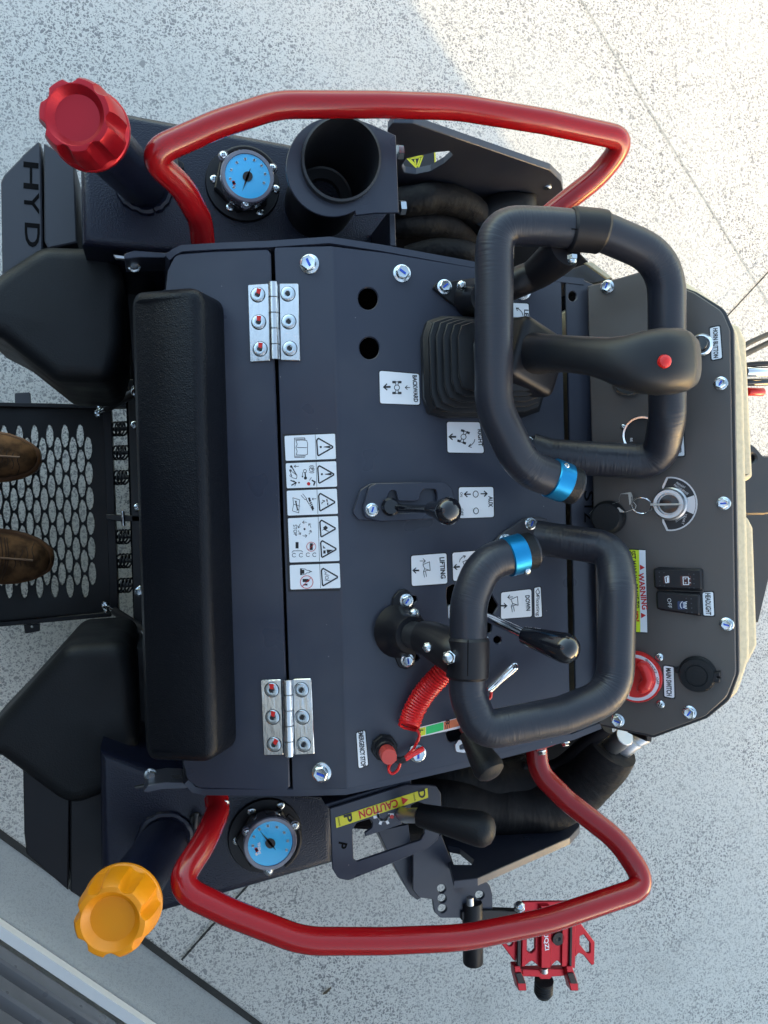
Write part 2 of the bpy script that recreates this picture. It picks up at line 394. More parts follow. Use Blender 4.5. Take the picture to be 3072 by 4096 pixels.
def rbox(sx, sy, z0, z1, rad, edge, n=6, es=5):
    """cushion: rounded rectangle with rounded upper edge; returns verts, faces (local)"""
    base = [V(p) for p in rnd([(-sx, -sy), (sx, -sy), (sx, sy), (-sx, sy)], rad, n)]
    rings = [(base, z0)]
    for k in range(es + 1):
        a = pi / 2 * k / es; rings.append((inset(base, edge * (1 - cos(a)) + 1e-5), z1 - edge + edge * sin(a)))
    vs_, fs = [], []; c = len(base)
    for l, z in rings: vs_ += [V((p.x, p.y, z)) for p in l]
    for r in range(len(rings) - 1):
        for i in range(c): j = (i + 1) % c; fs.append((r * c + i, r * c + j, (r + 1) * c + j, (r + 1) * c + i))
    fs.append(tuple(range((len(rings) - 1) * c, len(rings) * c))); fs.append(tuple(range(c))[::-1])
    return vs_, fs
def dome(pl, outline, h0, h1, edge, name, m, parent, r=0, es=5, n=6):
    """moulded piece: outline pixels at its foot, rounded upper edge"""
    base = dedupe([pl.l2(pl.at(p[0], p[1], h1)) for p in rnd(outline, r, n)])
    if area(base) < 0: base.reverse()
    rings = [(base, h0)]
    for k in range(es + 1):
        a = pi / 2 * k / es; rings.append((inset(base, edge * (1 - cos(a)) + 1e-5), h1 - edge + edge * sin(a)))
    vs_, fs = [], []; c = len(base)
    for l, z in rings: vs_ += [pl.w(p.x, p.y, z) for p in l]
    for q in range(len(rings) - 1):
        for i in range(c): j = (i + 1) % c; fs.append((q * c + i, q * c + j, (q + 1) * c + j, (q + 1) * c + i))
    k0 = (len(rings) - 1) * c
    for t in geometry.tessellate_polygon([[V((p.x, p.y, 0)) for p in rings[-1][0]]]):
        a, b, d = (rings[-1][0][i] for i in t)
        fs.append(tuple(k0 + i for i in (t if (b - a).cross(d - a) > 0 else t[::-1])))
    fs.append(tuple(range(c))[::-1])
    return link(name, mesh(vs_, fs, 40), m, parent)
TXT = {}
def glyphs(s, bold):
    if (s, bold) not in TXT:
        c = bpy.data.curves.new('t', 'FONT'); c.body = s; c.resolution_u = 3; c.offset = bold; c.fill_mode = 'FRONT'
        o = bpy.data.objects.new('t', c); me = bpy.data.meshes.new_from_object(o)
        vs_ = [v.co.copy() for v in me.vertices]; fs = [tuple(p.vertices) for p in me.polygons]
        bpy.data.objects.remove(o); bpy.data.meshes.remove(me); bpy.data.curves.remove(c); TXT[s, bold] = (vs_, fs)
    return TXT[s, bold]
def text(s, pl, c, d, hpx, m, parent, h=.0009, bold=.03, name='lettering'):
    """centre pixel, reading direction in pixels (its length = width of the line), letter height in pixels"""
    vs_, fs = glyphs(s, bold)
    x0 = min(v.x for v in vs_); x1 = max(v.x for v in vs_); y0 = min(v.y for v in vs_); y1 = max(v.y for v in vs_)
    a = pl.at(c[0] - d[0] / 2, c[1] - d[1] / 2, h); b = pl.at(c[0] + d[0] / 2, c[1] + d[1] / 2, h)
    e = b - a; up = pl.n.cross(e).normalized() * hpx * mpp(a)
    o = [a + e * ((v.x - x0) / (x1 - x0)) + up * ((v.y - y0) / (y1 - y0) - .5) for v in vs_]
    return link(name, mesh(o, fs, 0), m, parent)
def ink(pl, parent, m, strokes=(), fills=(), z=None, h=.0009, wd=2.0, name='pictogram'):
    """flat print: strokes (list of points [, width]) and filled outlines in the coordinates of a zoom"""
    z = z or (lambda a, b=None: a); mb = MB()
    for s in strokes:
        w_ = wd
        if isinstance(s, tuple): s, w_ = s
        q = [V(p[:2]) for p in z(s)]
        for a, b in zip(q, q[1:]):
            t = (b - a)
            if t.length < 1e-5: continue
            t.normalize(); n = V((-t.y, t.x)) * w_ / 2; t = t * w_ * .3
            mb.add([pl.at(*(p), h) for p in (a - t + n, b + t + n, b + t - n, a - t - n)], [(0, 1, 2, 3)])
    for f in fills:
        q = [pl.at(p[0], p[1], h + .00005) for p in z(f)]
        tri = geometry.tessellate_polygon([[V((*pl.l2(p), 0)) for p in q]])
        mb.add(q, [tuple(t) for t in tri])
    me = mesh(mb.v, mb.f, 0)
    for p in me.polygons:
        if p.normal.dot(pl.n) < 0: p.flip()
    return link(name, me, m, parent)
def arc(cx, cy, r, a0, a1, n=14, ry=None): ry = ry or r; return [(cx + r * cos(radians(a0 + (a1 - a0) * i / n)), cy + ry * sin(radians(a0 + (a1 - a0) * i / n))) for i in range(n + 1)]
# ---- fasteners: one mesh for each kind, shared
SH = {}
def share(key, fn):
    if key not in SH: SH[key] = fn()
    return SH[key]
def hexring(r, a0=0): return [V((r * cos(a0 + pi / 3 * i), r * sin(a0 + pi / 3 * i))) for i in range(6)]
def flange_bolt():
    mb = MB(); mb.add(*lathe([(1.05, 0), (1.05, .06), (1.0, .16), (.80, .26), (.74, .28)], 28))
    a, b, c, t = hexring(.80), hexring(.80), hexring(.70), hexring(.45)
    v_ = [V((*p, .2)) for p in a] + [V((*p, .72)) for p in b] + [V((*p, .80)) for p in c] + [V((*p, .76)) for p in t]
    f_ = [(r * 6 + i, r * 6 + (i + 1) % 6, (r + 1) * 6 + (i + 1) % 6, (r + 1) * 6 + i) for r in range(3) for i in range(6)] + [tuple(range(18, 24))]
    mb.add(v_, f_); return mesh(mb.v, mb.f, 25)
def mark_mesh():
    return mesh([V((x, y, .815)) for x, y in ((-.10, -.45), (.14, -.40), (.12, .42), (-.12, .36))], [(0, 1, 2, 3)], 0)
def bolt(pl, c, rpx, parent, mark='blue', rot=None, h=0, name='bolt', m=None):
    p = pl.at(*c, h); s = rpx * mpp(p); rot = random.uniform(0, 6) if rot is None else rot
    M = pl.fr(*c, h, rot) @ Matrix.Scale(s, 4)
    o = link(name, share('fb', flange_bolt), m or m_zinc, parent, M)
    if mark: link('paint_mark', share('mk' + mark, mark_mesh), m_bluemark if mark == 'blue' else m_redmark, o, M)
    return o
def pan_screw():
    mb = MB(); mb.add(*lathe([(1, 0), (.98, .22), (.80, .42), (.45, .52), (0, .55)], 20)); return mesh(mb.v, mb.f, 40)
def cross_mesh():
    mb = MB()
    for a, b in ((.5, .13), (.13, .5)): mb.add([V((x, y, .56 - .02)) for x, y in ((-a, -b), (a, -b), (a, b), (-a, b))], [(0, 1, 2, 3)])
    return mesh(mb.v, mb.f, 0)
def screw(pl, c, rpx, parent, h=0, m=None):
    p = pl.at(*c, h); M = pl.fr(*c, h, random.uniform(0, 3)) @ Matrix.Scale(rpx * mpp(p), 4)
    o = link('screw', share('pan', pan_screw), m or m_zinc, parent, M); link('screw_recess', share('cross', cross_mesh), m_ink, o, M); return o
def acorn():
    mb = MB(); a = hexring(1.0); v_ = [V((*p, 0)) for p in a] + [V((*p, .75)) for p in a] + [V((*p, .85)) for p in hexring(.85)]
    mb.add(v_, [(r * 6 + i, r * 6 + (i + 1) % 6, (r + 1) * 6 + (i + 1) % 6, (r + 1) * 6 + i) for r in range(2) for i in range(6)])
    mb.add(*lathe([(.82, .84), (.82, 1.15), (.70, 1.45), (.42, 1.66), (0, 1.74)], 20)); return mesh(mb.v, mb.f, 30)
def nut(p, q, r, parent, name='acorn_nut'): return link(name, share('ac', acorn), m_zinc, parent, axis(p, q) @ Matrix.Scale(r, 4))
def loft(sections, name, m, parent, n=28, k=2.4, cap=True):
    """sections: centre, axis-right vector, axis-up vector (half sizes included)"""
    vs_, fs = [], []
    for c, a, b in sections:
        for i in range(n):
            t = 2 * pi * i / n; ct, st = cos(t), sin(t)
            vs_.append(c + a * (abs(ct) ** (2 / k)) * (1 if ct >= 0 else -1) + b * (abs(st) ** (2 / k)) * (1 if st >= 0 else -1))
    for r in range(len(sections) - 1):
        for i in range(n): j = (i + 1) % n; fs.append((r * n + i, r * n + j, (r + 1) * n + j, (r + 1) * n + i))
    if cap: fs.append(tuple(range(n))[::-1]); fs.append(tuple(range((len(sections) - 1) * n, len(sections) * n)))
    return link(name, mesh(vs_, fs, 50), m, parent)
# ------------------------------------------------------------------ the setting
def structure(o): o['kind'] = 'structure'; return o
def quad(name, pts, m, parent=None): return link(name, mesh(pts, [(0, 1, 2, 3)], 0), m, parent)
structure(quad('ground', [V((-60, -60, 0)), V((60, -60, 0)), V((60, 60, 0)), V((-60, 60, 0))], m_ground))
WA = P(0, 1972, 0); WB = P(351, 2210, 0); WD = (WB - WA).normalized(); WN = V((-WD.y, WD.x, 0))      # foot of the roller door
def wl(s, d, z): return WA + WD * s + WN * d + V((0, 0, z))
JA = P(0, 1797, 0); JB = P(550, 2205, 0); jd = (JA - WA).dot(WN); 
structure(quad('concrete_apron', [wl(-8, -.1, .004), wl(14, -.1, .004), wl(14, (JB - WA).dot(WN), .004), wl(-8, jd, .004)], m_band))
def joint(name, a, b, wdt, m, z=.008, ext=(0, 0)):
    d = (b - a).normalized(); a = a - d * ext[0]; b = b + d * ext[1]; n = V((-d.y, d.x, 0)) * wdt / 2; k = 60
    top, bot = [], []
    for i in range(k + 1):
        p = a.lerp(b, i / k); top.append(p + n * random.uniform(.75, 1.2) + V((0, 0, z))); bot.append(p - n * random.uniform(.75, 1.2) + V((0, 0, z)))
    return structure(link(name, mesh(top + bot, [(i, k + 1 + i, k + 2 + i, i + 1) for i in range(k)], 0), m))
joint('expansion_joint', JA, JB, .017, m_line, ext=(1, 5))
joint('saw_cut', P(1290, 58, 0), P(1659, 655, 0), .0034, m_paleline, z=.004, ext=(.6, 1.5))
joint('saw_cut', P(1659, 587, 0), P(1578, 674, 0), .0042, m_line, z=.004, ext=(1, .3))
joint('saw_cut', P(517, 1930, 0), P(392, 2071, 0), .006, m_line, z=.006, ext=(.12, 0))
lf = MB(); c = P(706, 2140, .004); lf.add([c + V((x, y, z)) for x, y, z in ((-.012, -.009, 0), (-.002, -.006, .004), (.010, .004, .003), (.012, .011, .001), (.002, .007, .005), (-.009, -.001, .003))], [(0, 1, 4, 5), (1, 2, 3, 4)])
o = lf.build('leaf', m_leaf); o['label'] = 'small curled dead leaf lying on the concrete near the lower edge'; o['category'] = 'leaf'

bld = empty('workshop', tuple(wl(0, 0, 0)), 'workshop building with a charcoal roller door and white bottom bar', 'building')
S0, HB, PROJ = -7.0, 2.45, 1.60
# unseen wing added to the workshop so its shadow edge runs across the concrete
E0 = P(890, 0, 0); e_n = (E0 - WA).dot(WN); tt = (e_n - PROJ) / -SUN_H.dot(WN); S1 = WD.dot(E0 - WA) + tt * SUN_H.dot(WD)
mb = MB()
for (a, b, z0, z1, d0) in ((S0, -4.2, 0, HB, -.12), (1.6, S1 - .5, 0, HB, -.12), (S1 - .5, S1, 0, 2.15, PROJ), (-4.2, 1.6, 2.1, HB, -.12)):
    q = [wl(s, d, z) for z in (z0, z1) for s, d in ((a, d0), (a, -6), (b, -6), (b, d0))]
    mb.add(q, [(0, 3, 2, 1), (4, 5, 6, 7), (0, 1, 5, 4), (1, 2, 6, 5), (2, 3, 7, 6), (3, 0, 4, 7)])
mb.build('wall', m_wall, bld, smooth=0)
door = link('roller_door', mesh([wl(s, -.10, z) for s, z in ((-4.2, .02), (1.6, .02), (1.6, 2.15), (-4.2, 2.15))], [(0, 1, 2, 3)], 0), m_dark, bld)
prof = [(-.030, 0), (-.006, .010), (-.003, .016), (-.003, .058), (-.008, .064), (-.046, .074), (-.046, .086), (-.030, .098)]
SH_ = .0985
sv = [V((s, d, z)) for s in (-4.2, 1.6) for d, z in prof]; n_ = len(prof)
slat = mesh(sv, [(i, i + 1, n_ + i + 1, n_ + i) for i in range(n_ - 1)], 30)
for k in range(21):
    M = Matrix((WD, WN, V((0, 0, 1)))).transposed().to_4x4(); M.translation = wl(0, -.026, .038 + k * SH_)
    link('slat', slat, m_slat, door, M)
b2 = MB(); b2.add(*boxv(-4.2, 1.6, -.028, -.004, .010, .036))
M = Matrix((WD, WN, V((0, 0, 1)))).transposed().to_4x4(); M.translation = WA
b2.build('bottom_bar', m_bar, door, M)

# ------------------------------------------------------------------ the machine
LD = empty('mini_loader', (0, 0, 0), 'compact black stand-on loader seen from its operator platform, red side rails', 'loader')
def thick_wall(name, tops, out, thick, zb, m, parent):
    """upright plate along a polyline of top points; thickened to the outside"""
    v_, f_ = [], []
    for i, p in enumerate(tops):
        d = (tops[min(i + 1, len(tops) - 1)] - tops[max(i - 1, 0)]); d.z = 0; n = V((-d.y, d.x, 0)).normalized() * out * thick
        v_ += [p, p + n * .92 + V((0, 0, .0)), p + n + V((0, 0, -.0015)), V(((p + n).x, (p + n).y, zb)), V((p.x, p.y, zb))]
    for i in range(len(tops) - 1):
        for k in range(5): a = i * 5 + k; b = i * 5 + (k + 1) % 5; f_.append((a, b, b + 5, a + 5) if out > 0 else (a, a + 5, b + 5, b))
    e = len(v_) - 5; f_ += [(0, 4, 3, 2, 1), (e, e + 1, e + 2, e + 3, e + 4)]
    return link(name, mesh(v_, f_, 30), m, parent)
# hull under the sheet metal, near-black to stand for the shade inside
hull = [(365, 560), (590, 540), (725, 535), (1030, 580), (1215, 612), (1330, 640), (1340, 1560), (1240, 1585), (830, 1680), (745, 1698), (630, 1700), (410, 1690)]
plate('hull', hull, flat(.875), 0, .55, .004, m=m_dark, parent=LD)
plate('chassis', [(560, 420), (1120, 400), (1330, 620), (1330, 1560), (1250, 1700), (860, 1800), (560, 1780), (330, 1560), (320, 640)], flat(.42), 0, .30, .01, m=m_dark, parent=LD)  # dark slab added to black out the gaps between plates
tp = [L_.at(*p) for p in [(357, 551), (372, 538), (392, 529), (480, 524), (580, 520)]] + [L_.at(713, 511)] + [M_.at(*p) for p in [(829, 529), (1030, 566), (1110, 588), (1213, 596), (1262, 602)]]
thick_wall('side_plate', tp, -1, .009, .55, m_panel, LD)
tp = [L_.at(*p) for p in [(398, 1694), (415, 1712), (440, 1718), (560, 1719), (640, 1720)]] + [L_.at(748, 1717)] + [M_.at(*p) for p in [(829, 1699), (1020, 1655), (1149, 1622), (1240, 1598), (1300, 1574)]]
thick_wall('side_plate', tp, 1, .009, .55, m_panel, LD)
plate('side_ear', [(268, 548, 8), (290, 541), (357, 546), (372, 541), (372, 556), (350, 557), (300, 556), (268, 560, 8)], flat(.90), 0, .06, .001, m=m_panel, parent=LD)
plate('side_ear', Q3([(615, 1210, 16), (640, 1180, 12), (720, 1166), (790, 1168), (815, 1190), (800, 1196), (700, 1200), (640, 1212, 14)]), flat(.90), 0, .06, .001, m=m_panel, parent=LD)
for c in ((290, 574), (326, 1674)): bolt(flat(.86), c, 14, LD, None)
plate('ear_link', Q1([(490, 1100), (590, 1112), (598, 1125), (500, 1115)]), flat(.875), 0, .008, .0005, m=m_alu, parent=LD)
plate('ear_link', Q3([(580, 1190), (680, 1170), (684, 1178), (590, 1198)]), flat(.875), 0, .008, .0005, m=m_steel, parent=LD)
# control panel sheet
slot = N1([(840, 970, 30), (890, 945, 20), (960, 960, 20), (1215, 1010, 18), (1250, 1080, 24), (1280, 1130, 30), (1240, 1200, 20), (1225, 1290), (1220, 1360, 30), (1160, 1375, 20), (1100, 1330), (900, 1250), (850, 1240, 20), (835, 1040, 20)])
holes = [circ(795, 645, 21.5, 24), circ(798, 752, 21.5, 24), slot, rnd(Q4([(265, 955, 15), (290, 940, 12), (370, 930, 10), (480, 905, 10), (480, 945), (370, 980), (280, 996, 15)])),
         circ(*N1(1274, 1425), 8), rnd(N1([(520, 1045), (570, 1045, 20), (580, 1085, 20), (545, 1110), (520, 1105)])), rnd(N1([(540, 1560), (585, 1550, 16), (600, 1590, 16), (560, 1610)]))]
plate('control_panel', [(717, 532), (829, 545), (1029, 578), (1109, 599), (1213, 609), (1233, 1591), (1149, 1614), (829, 1689), (751, 1704)], M_, 0, .004, .0012, holes, m_panel, LD)
plate('rear_strip', [(592, 534, 6), (716, 531), (750, 1704), (632, 1709, 6)], L_, 0, .004, .001, (), m_panel, LD)
fe = []
for k in range(9):
    t = k / 8; a = L_.at(713 + 33 * t, 533 + 1170 * t, .0004); b = M_.at(723 + 33 * t, 533 + 1170 * t, .0004); mid = (a + b) / 2 + V((0, 0, .0006)); fe += [a, mid, b]
link('panel_fold', mesh(fe, [(i * 3 + j, i * 3 + 3 + j, i * 3 + 4 + j, i * 3 + 1 + j) for i in range(8) for j in range(2)], 80), m_panel, LD)
strip_holes = [circ(*N2(627, 940), 9, 11, 16)]
plate('cross_channel', [(1222, 603), (1258, 603, 6), (1300, 622), (1330, 1556), (1246, 1589)], M_, -.001, .004, .001, strip_holes, m_panel, LD)
for s, y in (('S', 415), ('T', 505), ('Z', 600)): text(s, M_, C0(112, y), (0, 22), 21, m_dark, LD, h=.0003, bold=.01, name='cut_letter_shade')  # letters laid on flat, their dark colour painting the shaded openings
# hinged lid with knee pad
plate('lid', [(357, 625), (361, 585, 12), (378, 549, 22), (450, 543), (577, 538, 6), (584, 547, 6), (626, 1699, 6), (619, 1709, 6), (428, 1703, 22), (403, 1684, 24), (393, 1636)], L_, 0, .004, .0015, (), m_panel, LD)
a = L_.at(357, 625); b = L_.at(393, 1636); nn = -FM
link('lid_lip', mesh([a, b, b + nn * .012 - V((0, 0, .02)), a + nn * .012 - V((0, 0, .02)), b + nn * .012 - V((0, 0, .12)), a + nn * .012 - V((0, 0, .12))], [(0, 1, 2, 3), (3, 2, 4, 5)], 60), m_panel, LD)
c0 = L_.at(385, 634, .03); c1 = L_.at(415, 1633, .03)
uu = L_.u; dirv = (c1 - c0).normalized(); ux = (dirv.cross(L_.n)).normalized() * -1
pm_ = Matrix((ux, -dirv, L_.n)).transposed().to_4x4(); pm_.translation = (c0 + c1) / 2 - L_.n * .03
hw = (L_.at(468, 640, .03) - L_.at(300, 645, .03)).dot(ux) / 2; hl = (c1 - c0).length / 2; pm_.translation -= ux * .012
v_, f_ = rbox(hw, hl, .001, .060, .022, .012, 8, 6)
for p in v_:                                    # the pad rolls over towards the operator
    t = max(0, (-p.x - hw * .25) / (hw * .75)); p.z -= .030 * t * t * (p.z / .06)
    if p.x > hw * .55: p.x += (.062 - p.z) * .16
link('knee_pad', mesh(v_, f_, 40), m_leather, LD, pm_)
v_, f_ = rbox(hw + .004, hl + .004, -.006, .004, .035, .003, 8, 2)
link('pad_backing', mesh(v_, f_, 40), m_black, LD, pm_)
# hinges
def hinge(ll, rl, bar, sl_, sr):
    hg = plate('hinge', ll, L_, .0035, .0035, .0007, m=m_hinge, parent=LD, r=3)
    plate('hinge_leaf', rl, L_, .0035, .0035, .0007, m=m_hinge, parent=hg, r=3)
    a = L_.at(*bar[0], .006); b = L_.at(*bar[1], .006)
    for k in range(5):
        p = a.lerp(b, k / 5 + .003); q = a.lerp(b, (k + 1) / 5 - .003)
        tube('knuckle', [p, p.lerp(q, .03), p.lerp(q, .97), q], [.0060, .0068, .0068, .0060], m_hinge, hg, 20, smooth=22)
    for col, red in ((sl_, True), (sr, False)):
        for c in col:
            p = L_.at(*c, .0035); s = 15 * mpp(p); M = L_.fr(*c, .0036, random.uniform(0, 3)) @ Matrix.Scale(s, 4)
            o = link('hinge_screw', share('hs', lambda: mesh(*lathe([(1.06, 0), (1.06, .02), (1.0, .16), (.92, .2), (.5, .2), (.42, .19), (.36, .02), (0, .02)], 26))), m_zinc, hg, M)
            link('screw_ring', share('hsr', lambda: mesh(*lathe([(1.12, -.02), (1.12, .01), (1.05, .01)], 26))), m_ink, o, M)
            link('screw_socket', share('hss', lambda: mesh([V((*p, .215)) for p in hexring(.34)], [tuple(range(6))], 0)), m_ink, o, M)
            if red: link('paint_mark', share('hsm', lambda: mesh([V((x, y, .235)) for x, y in ((-.2, .2), (.30, .1), (.42, .85), (-.28, .92))], [(0, 1, 2, 3)], 0)), m_redmark, o, L_.fr(*c, .0036, random.uniform(-.5, .2)) @ Matrix.Scale(s, 4))
hinge([(535, 615), (580, 612), (583, 779), (540, 782)], [(603, 612), (644, 612), (648, 779), (606, 778)], ((590, 609), (594, 778)), ((557, 637), (559, 696), (562, 754)), ((622, 635), (624, 695), (626, 753)))
hinge([(563, 1469), (607, 1468), (612, 1631), (570, 1632)], [(632, 1467), (672, 1466), (679, 1629), (637, 1631)], ((621, 1467), (625, 1634)), ((587, 1490), (589, 1549), (592, 1608)), ((651, 1490), (653, 1549), (656, 1608)))
bolt(L_, (669, 571), 21, LD, 'blue', .4); bolt(L_, (695, 1668), 21, LD, 'blue', 1.2)
for c in ((868, 591), (1128, 629), (901, 1627)): bolt(M_, c, 19, LD, 'blue', h=.0)

# ------------------------------------------------------------------ stickers
BOLD = .04
def sticker(q, pl=M_, m=None, r=4, name='label_sticker', border=m_ink, bw=2.2, h=.0006, m2=None):
    """white label with a thin dark rim"""
    cx = sum(p[0] for p in q) / len(q); cy = sum(p[1] for p in q) / len(q)
    o = plate(name, q, pl, h * .5, h * .45, 0, m=border, parent=LD, r=r)
    qi = []
    for p in q:
        d = V((p[0] - cx, p[1] - cy)); qi.append((p[0] - math.copysign(bw, d.x), p[1] - math.copysign(bw, d.y)))
    plate('label_face', qi, pl, h, h * .45, 0, m=m or m_white, parent=o, r=max(r - 1, 1)); return o
dn = lambda n: (0, n)
def arrow(x, y, dx, dy, s, wdt=None):          # arrow strokes: shaft and barbs
    d = V((dx, dy)).normalized(); n = V((-d.y, d.x)); t = V((x, y)) + d * s / 2; b = V((x, y)) - d * s / 2
    return [[tuple(b), tuple(t)], [tuple(t - d * s * .45 + n * s * .42), tuple(t), tuple(t - d * s * .45 - n * s * .42)]]
def fat(x, y, dx, dy, s):
    d = V((dx, dy)).normalized(); n = V((-d.y, d.x)); o = V((x, y)); g = lambda a, b: tuple(o + d * a * s + n * b * s)
    return [g(.5, 0), g(.0, .45), g(-.1, .35), g(.12, .12), g(-.5, .12), g(-.5, -.12), g(.12, -.12), g(-.1, -.35), g(.0, -.45)]
def car(x, y, a=0, k=1.0):
    st = []; R = lambda u, v: (x + (u * cos(a) - v * sin(a)) * k, y + (u * sin(a) + v * cos(a)) * k)
    st.append([R(9 * cos(t * pi / 8), 9 * sin(t * pi / 8)) for t in range(17)])
    for s in (-1, 1): st += [[R(-4, 9 * s), R(-5, 20 * s)], [R(4, 9 * s), R(5, 20 * s)], [R(-12, 20 * s), R(12, 20 * s)]]
    fl = [[R(u + du, v * s + dv) for du, dv in ((-6, -4), (6, -4), (6, 4), (-6, 4))] for s in (-1, 1) for u, v in ((-10, 19), (10, 19))]
    return st, fl
# BACKWARD
s = sticker([A4(852, 463), A4(1128, 485), A4(1133, 702), A4(857, 692)], r=6)
text('BACKWARD', M_, A4(1097, 588), (3, 58), 10, m_ink, s)
st, fl = car(*A4(975, 581), 0, .62); ink(M_, s, m_ink, st + arrow(*A4(1045, 581), -1, 0, 10), fl + [fat(*A4(907, 577), -1, .04, 17)], wd=1.5)
# RIGHT
s = sticker([A4(1300, 802), A4(1530, 805), A4(1560, 1022), A4(1305, 1018)], r=6)
text('RIGHT', M_, A4(1528, 915), (2, 37), 10, m_ink, s)
st, fl = car(*A4(1417, 908), .35, .62); ink(M_, s, m_ink, st + [[A4(*p) for p in ((1492, 925), (1486, 945), (1470, 962), (1450, 972))], [A4(1465, 955), A4(1450, 972), A4(1470, 978)]], fl + [fat(*A4(1342, 908), -1, 0, 17)], wd=1.5)
# LEFT
s = sticker([N2(20, 985), N2(255, 995), N2(262, 1160), N2(20, 1160)], r=6)
text('LEFT', M_, N2(228, 1115), (0, 30), 10, m_ink, s)
st, fl = car(*N2(90, 1105), -.3, .62); ink(M_, s, m_ink, st + [[N2(*p) for p in ((198, 1105), (190, 1078), (170, 1055), (140, 1040))], [N2(162, 1042), N2(140, 1040), N2(150, 1064)]], fl, wd=1.5)
# FORWARD (only its corner shows below the joystick)
s = sticker([N2(120, 1600), N2(330, 1600), N2(336, 1778), N2(120, 1775)], r=6)
# AUX
s = sticker(N1([(932, 98), (1246, 95), (1252, 372), (936, 382)]), r=6)
text('AUX', M_, N1(1215, 230), (0, 24), 10, m_ink, s); text('ON', M_, N1(963, 169), (0, 10), 5.6, m_ink, s, bold=.01); text('OFF', M_, N1(968, 320), (0, 15), 5.6, m_ink, s, bold=.01)
ink(M_, s, m_ink, [[N1(*p) for p in arc(1086, 165, 22, 0, 360, 18, 27)], [N1(*p) for p in arc(1089, 310, 21, 0, 360, 18, 26)]] + [(a, 2.6) for a in arrow(*N1(1015, 166), -1, 0, 13) + arrow(*N1(1158, 162), 1, 0, 13)], wd=1.6)
# LIFTING, DUMPING, DOWN, Floating
def bucket(z_, x, y, a=0):
    R = lambda u, v: z_(x + u * cos(a) - v * sin(a), y + u * sin(a) + v * cos(a))
    return [[R(-35, -30), R(22, -55), R(28, 20), R(-20, 5), R(-35, -30)], [R(-20, 5), R(-30, 30), R(5, 18), R(28, 20)], [R(-30, 30), R(-22, 78)], [R(-12, 30), R(-4, 72)]]
s = sticker(N1([(520, 690), (842, 667), (850, 945), (526, 968)]), r=6)
text('LIFTING', M_, N1(800, 803), (3, 46), 11, m_ink, s)
ink(M_, s, m_ink, bucket(N1, 665, 805) + arrow(*N1(628, 743), 1, 0, 12), [fat(*N1(568, 825), -1, 0, 15)], wd=1.3)
s = sticker(N1([(876, 664), (1190, 640), (1200, 905), (884, 925)]), r=6)
ink(M_, s, m_ink, bucket(N1, 1010, 780) + [[N1(*p) for p in ((945, 752), (952, 730), (970, 710), (998, 700))], [N1(978, 695), N1(998, 700), N1(988, 718)]], [fat(*N1(920, 795), -1, .1, 15)], wd=1.3)
s = sticker(N1([(1298, 1008), (1575, 978), (1580, 1232), (1296, 1252)]), r=6)
text('DOWN', M_, N1(1537, 1106), (2, 33), 10, m_ink, s)
ink(M_, s, m_ink, bucket(N1, 1425, 1105) + arrow(*N1(1385, 1055), -1, .1, 11), [fat(*N1(1333, 1130), 1, 0, 14)], wd=1.3)
s = sticker(N1([(1585, 968), (1655, 958), (1668, 1232), (1588, 1238)]), r=4)
text('Floating', M_, N1(1620, 1130), (1, 44), 10, m_ink, s, bold=.008)
ink(M_, s, m_ink, [N1([(1605, 1010), (1625, 980), (1640, 1020), (1615, 1030), (1605, 1010)]), N1([(1612, 1030), (1630, 1040), (1610, 1045)])], wd=1.2)
# EMERGENCY STOP
s = sticker(B2([(636, 495), (700, 478), (718, 700), (650, 722)]), r=5)
text('EMERGENCY STOP', M_, B2(676, 596), (6, 78), 11, m_ink, s)
# throttle band
s = sticker(B2([(1018, 470), (1300, 395), (1330, 455), (1024, 528)]), r=1, bw=1.5)
for a, b, m in ((1022, 1060, m_lime), (1060, 1168, m_green), (1168, 1300, m_orange)):
    g = lambda x, t: B2(x, 470 - (x - 1018) * .262 + 4 + t * 48)
    plate('colour_field', [g(a + 2, 0), g(b - 1, 0), g(b - 1, 1), g(a + 2, 1)], M_, .0008, .0003, 0, m=m, parent=s)
text('B', M_, B2(1192, 436), (0, 10), 9, m_ink, s, h=.0011); text('L', M_, B2(1036, 490), (0, 7), 7, m_ink, s, h=.0011)
ink(M_, s, m_ink, [B2([(1178, 455), (1184, 478)]), B2([(1188, 448), (1192, 476)]), B2([(1200, 445), (1204, 470)])], h=.0011, wd=1.2)
# safety pictogram strip on the rear strip
sp = plate('safety_strip', B5([(95, 112), (792, 100), (855, 2095), (165, 2105)]), L_, .0004, .0003, 0, m=m_ink, parent=LD)
cards = [[(120, 138), (758, 110), (770, 428), (135, 452)], [(135, 485), (772, 458), (785, 778), (150, 800)], [(148, 832), (780, 806), (795, 1122), (160, 1145)], [(163, 1180), (795, 1150), (815, 1718), (185, 1738)], [(185, 1772), (815, 1748), (828, 2060), (195, 2080)]]
div = [(508, 520), (520, 528), (530, 542), (545, 562), (565, 577)]
pics = []
for c, d in zip(cards, div):
    card = plate('pictogram_card', B5(c), L_, .0007, .0003, 0, m=m_white, parent=sp, r=3); pics.append(card)
    ink(L_, card, m_ink, [B5([(d[0], c[1][1] + 8), (d[1], c[2][1] - 0)])], wd=.9, name='divider')
def tri(x, y, k=1): return [(x - 95 * k, y - 100 * k), (x - 105 * k, y - 80 * k), (x - 92 * k, y + 100 * k), (x - 80 * k, y + 108 * k), (x + 95 * k, y + 8 * k), (x + 95 * k, y - 8 * k), (x - 80 * k, y - 108 * k), (x - 95 * k, y - 100 * k)]
ex = lambda x, y: [[(x - 25, y - 3), (x + 50, y - 17), (x + 66, y), (x + 50, y + 14), (x - 25, y + 3)], arc(x - 62, y, 14, 0, 360, 12)]
TW = 3.0
